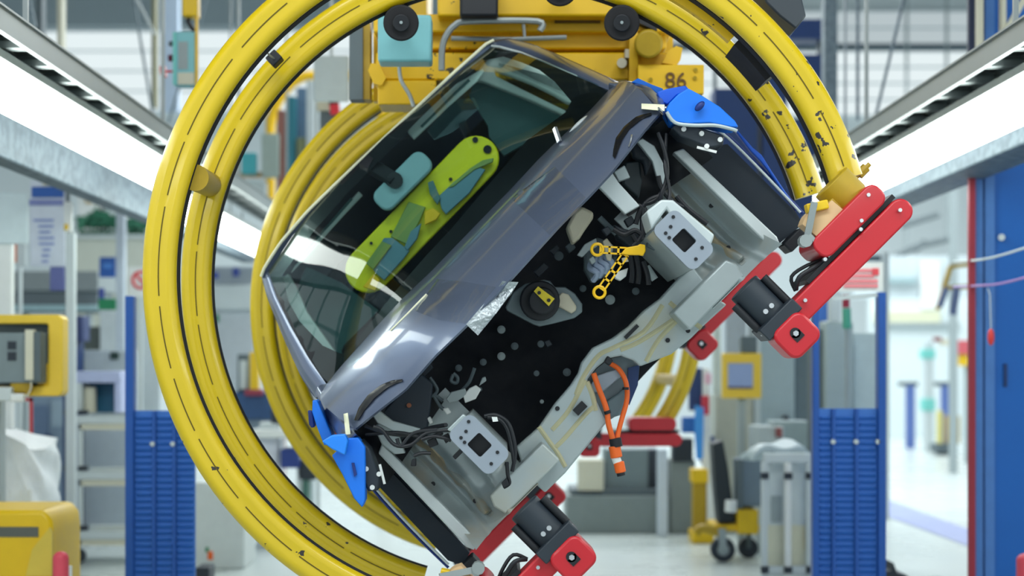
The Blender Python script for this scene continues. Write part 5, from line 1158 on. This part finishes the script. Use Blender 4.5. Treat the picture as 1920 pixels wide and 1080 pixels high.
# hmi on the right
t = unit('control_terminal', 'yellow framed control terminal with screen right of the car', 'terminal', 11.6, [('yellow_frame', 1355, 662, 1428, 747, 0, 0.08, mat('terminal_yellow', (228, 192, 56))), ('screen', 1365, 681, 1412, 727, -0.012, 0.016, M_SCREEN), ('screen_violet_lip', 1365, 724, 1412, 729, -0.014, 0.02, mat('lip_violet', (96, 88, 110), 0.5)), ('top_cover', 1390, 630, 1420, 662, 0.02, 0.1, M_GRYD), ('pole', 1384, 740, 1398, None, 0.06, 0.06, M_GRY)])  # narrow violet strip runs below the screen
unit('tall_cabinet', 'tall pale grey cabinet behind the yellow framed control terminal', 'cabinet', 13.0, [('cabinet_body', 1424, 580, 1490, None, 0, 0.5, mat('cabinet_mist', (160, 178, 184), 0.5)), ('cabinet_edge', 1413, 580, 1426, None, -0.02, 0.3, M_GRYL), ('dark_bay', 1490, 610, 1524, None, 0.1, 0.4, mat('bay_slate', (100, 116, 122), 0.5)), ('black_handle', 1470, 780, 1481, 800, -0.08, 0.08, M_BLK2)])
unit('beige_cabinet', 'beige low cabinet under the yellow framed control terminal', 'cabinet', 12.9, [('cabinet_body', 1342, 742, 1411, None, 0, 0.4, mat('cabinet_beige', (176, 178, 164), 0.5)), ('grey_column', 1362, 540, 1400, 742, 0.2, 0.2, mat('column_mist', (178, 188, 196), 0.5)), ('pale_column', 1338, 560, 1352, None, 0.1, 0.1, mat('pale_column', (200, 210, 202), 0.5))])
unit('warning_tape_post', 'red and white striped post beside the second carrier', 'post', 12.4, [('post', 1318, 690, 1332, None, 0, 0.05, M_WHT), ('red_band', 1316, 742, 1330, 778, -0.02, 0.05, mat('band_red', (206, 56, 74), 0.5)), ('pink_band', 1322, 700, 1334, 720, -0.02, 0.05, mat('band_pink', (226, 180, 200), 0.5)), ('navy_panel', 1292, 690, 1318, 770, 0.05, 0.05, M_NAVY)])
# wrapped white trolley
d = 9.7
t = T('white_trolley', 'white framed trolley with film cover left of the right gate', 'trolley', 1475, d)
def hump(u, v):
    x = xt(1416+112*u, d); k = math.sin(math.pi*u)
    return (x, d+0.1+0.5*v, zt(858, d)+0.10*k**0.7*math.sin(math.pi*min(1, v+0.25))+0.02*math.sin(9*u+4*v))
m = MB(); m.grid(hump, 18, 8, thick=(0, 0, -0.03)); m.build('film_cover', mat('film_grey', (172, 188, 194), 0.45, bump=0.5), t)
BX(1432, 850, 1526, 868, d, 0.04).build('top_rail', M_GRYL, t, bevel=0.006)
for a, dz in ((1428, 0), (1471, -0.02), (1512, 0)):
    m = MB(); m.bx(xt(a, d), xt(a+12, d), d+dz, d+dz+0.04, 0, zt(868, d)); m.build('upright_tube', M_GRYL if a != 1471 else M_WHT, t, bevel=0.006)
    m = MB(); m.bx(xt(a, d)-0.004, xt(a+12, d)+0.004, d+dz-0.01, d+dz+0.02, zt(898, d), zt(886, d)); m.bx(xt(a, d)-0.004, xt(a+12, d)+0.004, d+dz-0.01, d+dz+0.02, zt(1074, d), zt(1062, d)); m.split('joint', M_BLK2, t)
BX(1428, 868, 1526, 1080, d+0.1, 0.02).build('grey_sheet', mat('sheet_grey', (196, 206, 208), 0.4), t)
BX(1446, 930, 1466, 978, d+0.09, 0.01).build('grey_sticker', M_GRY, t); BX(1432, 985, 1520, 1060, d+0.085, 0.012).build('cream_lower_sheet', mat('sheet_cream', (206, 206, 184), 0.5), t); BX(1511, 990, 1518, 1030, d+0.07, 0.012).build('yellow_strip', M_YELC, t)
BX(1428, 1062, 1526, 1076, d, 0.04).build('bottom_rail', M_GRYL, t)
unit('grey_robot_base', 'grey robot base behind the film covered trolley', 'machine', 11.4, [('base_block', 1420, 800, 1470, None, 0, 0.4, mat('robot_grey', (176, 188, 192), 0.5)), ('arm_block', 1450, 790, 1520, 840, 0.1, 0.3, mat('robot_mist', (150, 166, 170), 0.5)), ('red_knob', 1456, 802, 1467, 820, -0.05, 0.06, mat('knob_rust', (136, 72, 72), 0.5))])
# behind the right gate
unit('gate_cabinet', 'mid grey cabinet standing behind the right louvred gate', 'cabinet', 10.4, [('cabinet_body', 1548, 604, 1600, None, 0, 0.4, mat('cabinet_sage', (156, 172, 174), 0.5)), ('dark_side', 1530, 618, 1550, None, 0.1, 0.3, M_GRYD), ('white_box', 1600, 624, 1648, None, 0.15, 0.3, mat('box_ice', (188, 204, 204), 0.5)), ('blue_panel', 1530, 556, 1552, 602, 0.3, 0.05, mat('panel_blue', (60, 112, 196), 0.5)), ('upper_post', 1556, 546, 1576, 604, 0.1, 0.08, M_GRYL)])
t = T('stack_light', 'red and green stack light above the grey gate cabinet', 'lamp', 1587, 9.5)
d = 9.5
m = MB(); m.cyl(P(1586, 577, d), P(1586, 553, d), 0.022, 14); m.build('red_lens', mat('lens_maroon', (146, 24, 52), 0.4), t)
m = MB(); m.cyl(P(1588, 616, d), P(1587, 578, d), 0.026, 14); m.build('green_lens', mat('lens_green', (72, 160, 136), 0.4), t)
m = MB(); m.cyl((xt(1588, d), d, 0), P(1588, 616, d), 0.012, 10); m.build('stem', M_GRY, t)
# far right bay
unit('far_panel_wall', 'long white partition far off right of the gate', 'partition', 30.0, [('panel', 1630, 560, 1840, None, 0, 0.2, mat('far_white', (208, 220, 222), 0.6)), ('cream_rail', 1640, 583, 1764, 605, -0.1, 0.1, mat('rail_cream', (206, 208, 180), 0.6)), ('grey_rail', 1640, 605, 1800, 612, -0.1, 0.1, M_GRY), ('upper_panel', 1600, 480, 1840, 560, 0.1, 0.2, mat('far_grey', (190, 202, 206), 0.6)), ('pale_stripe', 1728, 490, 1762, 580, -0.05, 0.1, M_WHT), ('dark_stripe', 1660, 520, 1720, 530, -0.05, 0.1, mat('far_teal', (150, 176, 180), 0.6))])
for k, (a, b) in enumerate(((1700, 1716), (1766, 1780), (1600, 1612))):
    unit('far_stand', ('slim navy stand far off between gate and turquoise post', 'slim navy stand far off right of the turquoise post', 'slim navy stand seen through the right gate')[k], 'stand', 26.0, [('stand_post', a, 722, b, None, 0, 0.1, mat('violet_blue', (92, 116, 180), 0.5)), ('stand_bar', a-14, 716, b+6, 724, 0, 0.1, M_GRYD)])
unit('turquoise_post', 'white post with turquoise bands far off at right', 'post', 25.0, [('post', 1735, 640, 1751, None, 0, 0.14, M_GRYL), ('turquoise_band', 1731, 655, 1754, 672, -0.05, 0.24, M_TURQ), ('turquoise_band', 1732, 748, 1754, 770, -0.05, 0.24, M_TURQ)])
unit('yellow_far_cart', 'small yellow cart with dark base far off at right', 'cart', 24.0, [('cart_base', 1757, 832, 1792, 850, 0, 0.4, M_GRYD), ('cart_wheel_rail', 1760, 848, 1788, None, 0.1, 0.2, M_BLK2), ('yellow_post', 1759, 770, 1768, 832, 0.02, 0.1, mat('pale_yellow', (206, 196, 110), 0.5)), ('olive_body', 1778, 780, 1800, 832, 0.05, 0.2, M_OLIVE)])
unit('red_far_robot', 'small far red and yellow robot arm left of the blue column', 'robot', 22.0, [('red_arm', 1752, 632, 1766, 640, 0, 0.1, mat('robot_maroon', (130, 66, 66), 0.5)), ('arm_link', 1764, 636, 1796, 648, 0.05, 0.1, M_CREAM), ('red_head', 1795, 638, 1822, 664, 0, 0.2, mat('robot_rose', (206, 96, 104), 0.5)), ('yellow_body', 1800, 664, 1816, 686, 0.05, 0.2, M_YELC), ('robot_post', 1812, 686, 1822, None, 0.1, 0.15, M_GRY)])
m = MB()
t = T('duct_run', 'dark blurred pipe run far off above the right partition', 'pipe', 1735, 32.0, z=zt(470, 32.0))
for a in ([(1680,480),(1720,462),(1790,446)], [(1690,424),(1760,402)], [(1675,490),(1780,488)], [(1715,470),(1735,452)]):
    m.tube([P(x, y, 32.0) for x, y in a], 0.06, n=8)
m.split('pipe', mat('pipe_grey', (112, 124, 128), 0.6), t)
m = MB(); m.bar(P(1700, 470, 32.0), Vector((xt(1700, 32.0), 32.0, CEIL)), 0.05, 0.05); m.bar(P(1775, 448, 32.0), Vector((xt(1775, 32.0), 32.0, CEIL)), 0.05, 0.05); m.build('hanger', M_GRY, t)
t = T('hanging_tools', 'navy hanging tools on an olive rail left of the blue column', 'tools', 1785, 15.0, z=zt(590, 15.0))
m = MB(); m.bar(P(1786, 590, 15.0), P(1794, 540, 15.0), 0.06, 0.05); m.bar(P(1762, 575, 15.0), P(1774, 540, 15.0), 0.05, 0.05); m.split('tool', mat('tool_navy', (88, 104, 140), 0.5), t)
m = MB(); m.bar(P(1758, 580, 15.1), P(1782, 500, 15.1), 0.04, 0.04); m.bar(P(1782, 500, 15.1), P(1850, 492, 15.1), 0.04, 0.04); m.bar(P(1850, 490, 15.1), Vector((xt(1850, 15.1), 15.1, CEIL)), 0.03, 0.03); m.bar(P(1776, 540, 15.05), P(1840, 536, 15.05), 0.04, 0.04); m.build('rail', M_OLIVE, t)
unit('pale_upright', 'pale tall upright right of the red and white sign', 'upright', 14.0, [('upright', 1656, 470, 1668, None, 0, 0.1, M_GRYL), ('beam', 1560, 478, 1656, 490, 0.1, 0.1, mat('beam_slate', (84, 102, 114), 0.5))])
# floor markings, near corner bits
m = MB(); m.add([P(1640, 930, 16.5).xyz*1, P(1840, 1000, 12.9), P(1840, 1032, 11.7), P(1640, 960, 14.7)], [(0, 1, 2, 3)])
m.v = [Vector((p.x, p.y, 0.004)) for p in m.v]
for i, (x, y) in enumerate(((1640,928),(1840,1002),(1840,1034),(1640,960))):
    dd = H*FPX/(y-VY); m.v[i] = Vector((xt(x, dd), dd, 0.004))
o = m.build('trim_1', mat('floor_line_lilac', (134, 146, 192), 0.4)); o['kind'] = 'structure'; o['label'] = 'lilac stripe painted on the floor'; o['category'] = 'trim'
t = T('black_fixture', 'black spiky fixture on the floor at the bottom right', 'fixture', 1680, 9.0)
d = 9.0; m = MB(); m.prism([(xt(x, d), d, max(0.0, zt(y, d))) for x, y in ((1640,1140),(1642,1084),(1660,1072),(1672,1070),(1676,1056),(1682,1074),(1700,1078),(1714,1090),(1716,1140))], (0, 0.2, 0)); m.build('fixture_body', M_BLK2, t)
t = T('red_bumper', 'rose red round bumper in the lower right corner', 'bumper', 1925, 7.6)
d = 7.6; m = MB(); m.cyl((xt(1930, d), d, 0), (xt(1930, d), d, zt(1050, d)), 0.06, 20); m.ball((xt(1930, d), d, zt(1050, d)), (0.06, 0.06, 0.035)); m.build('bumper_body', M_PINK, t)
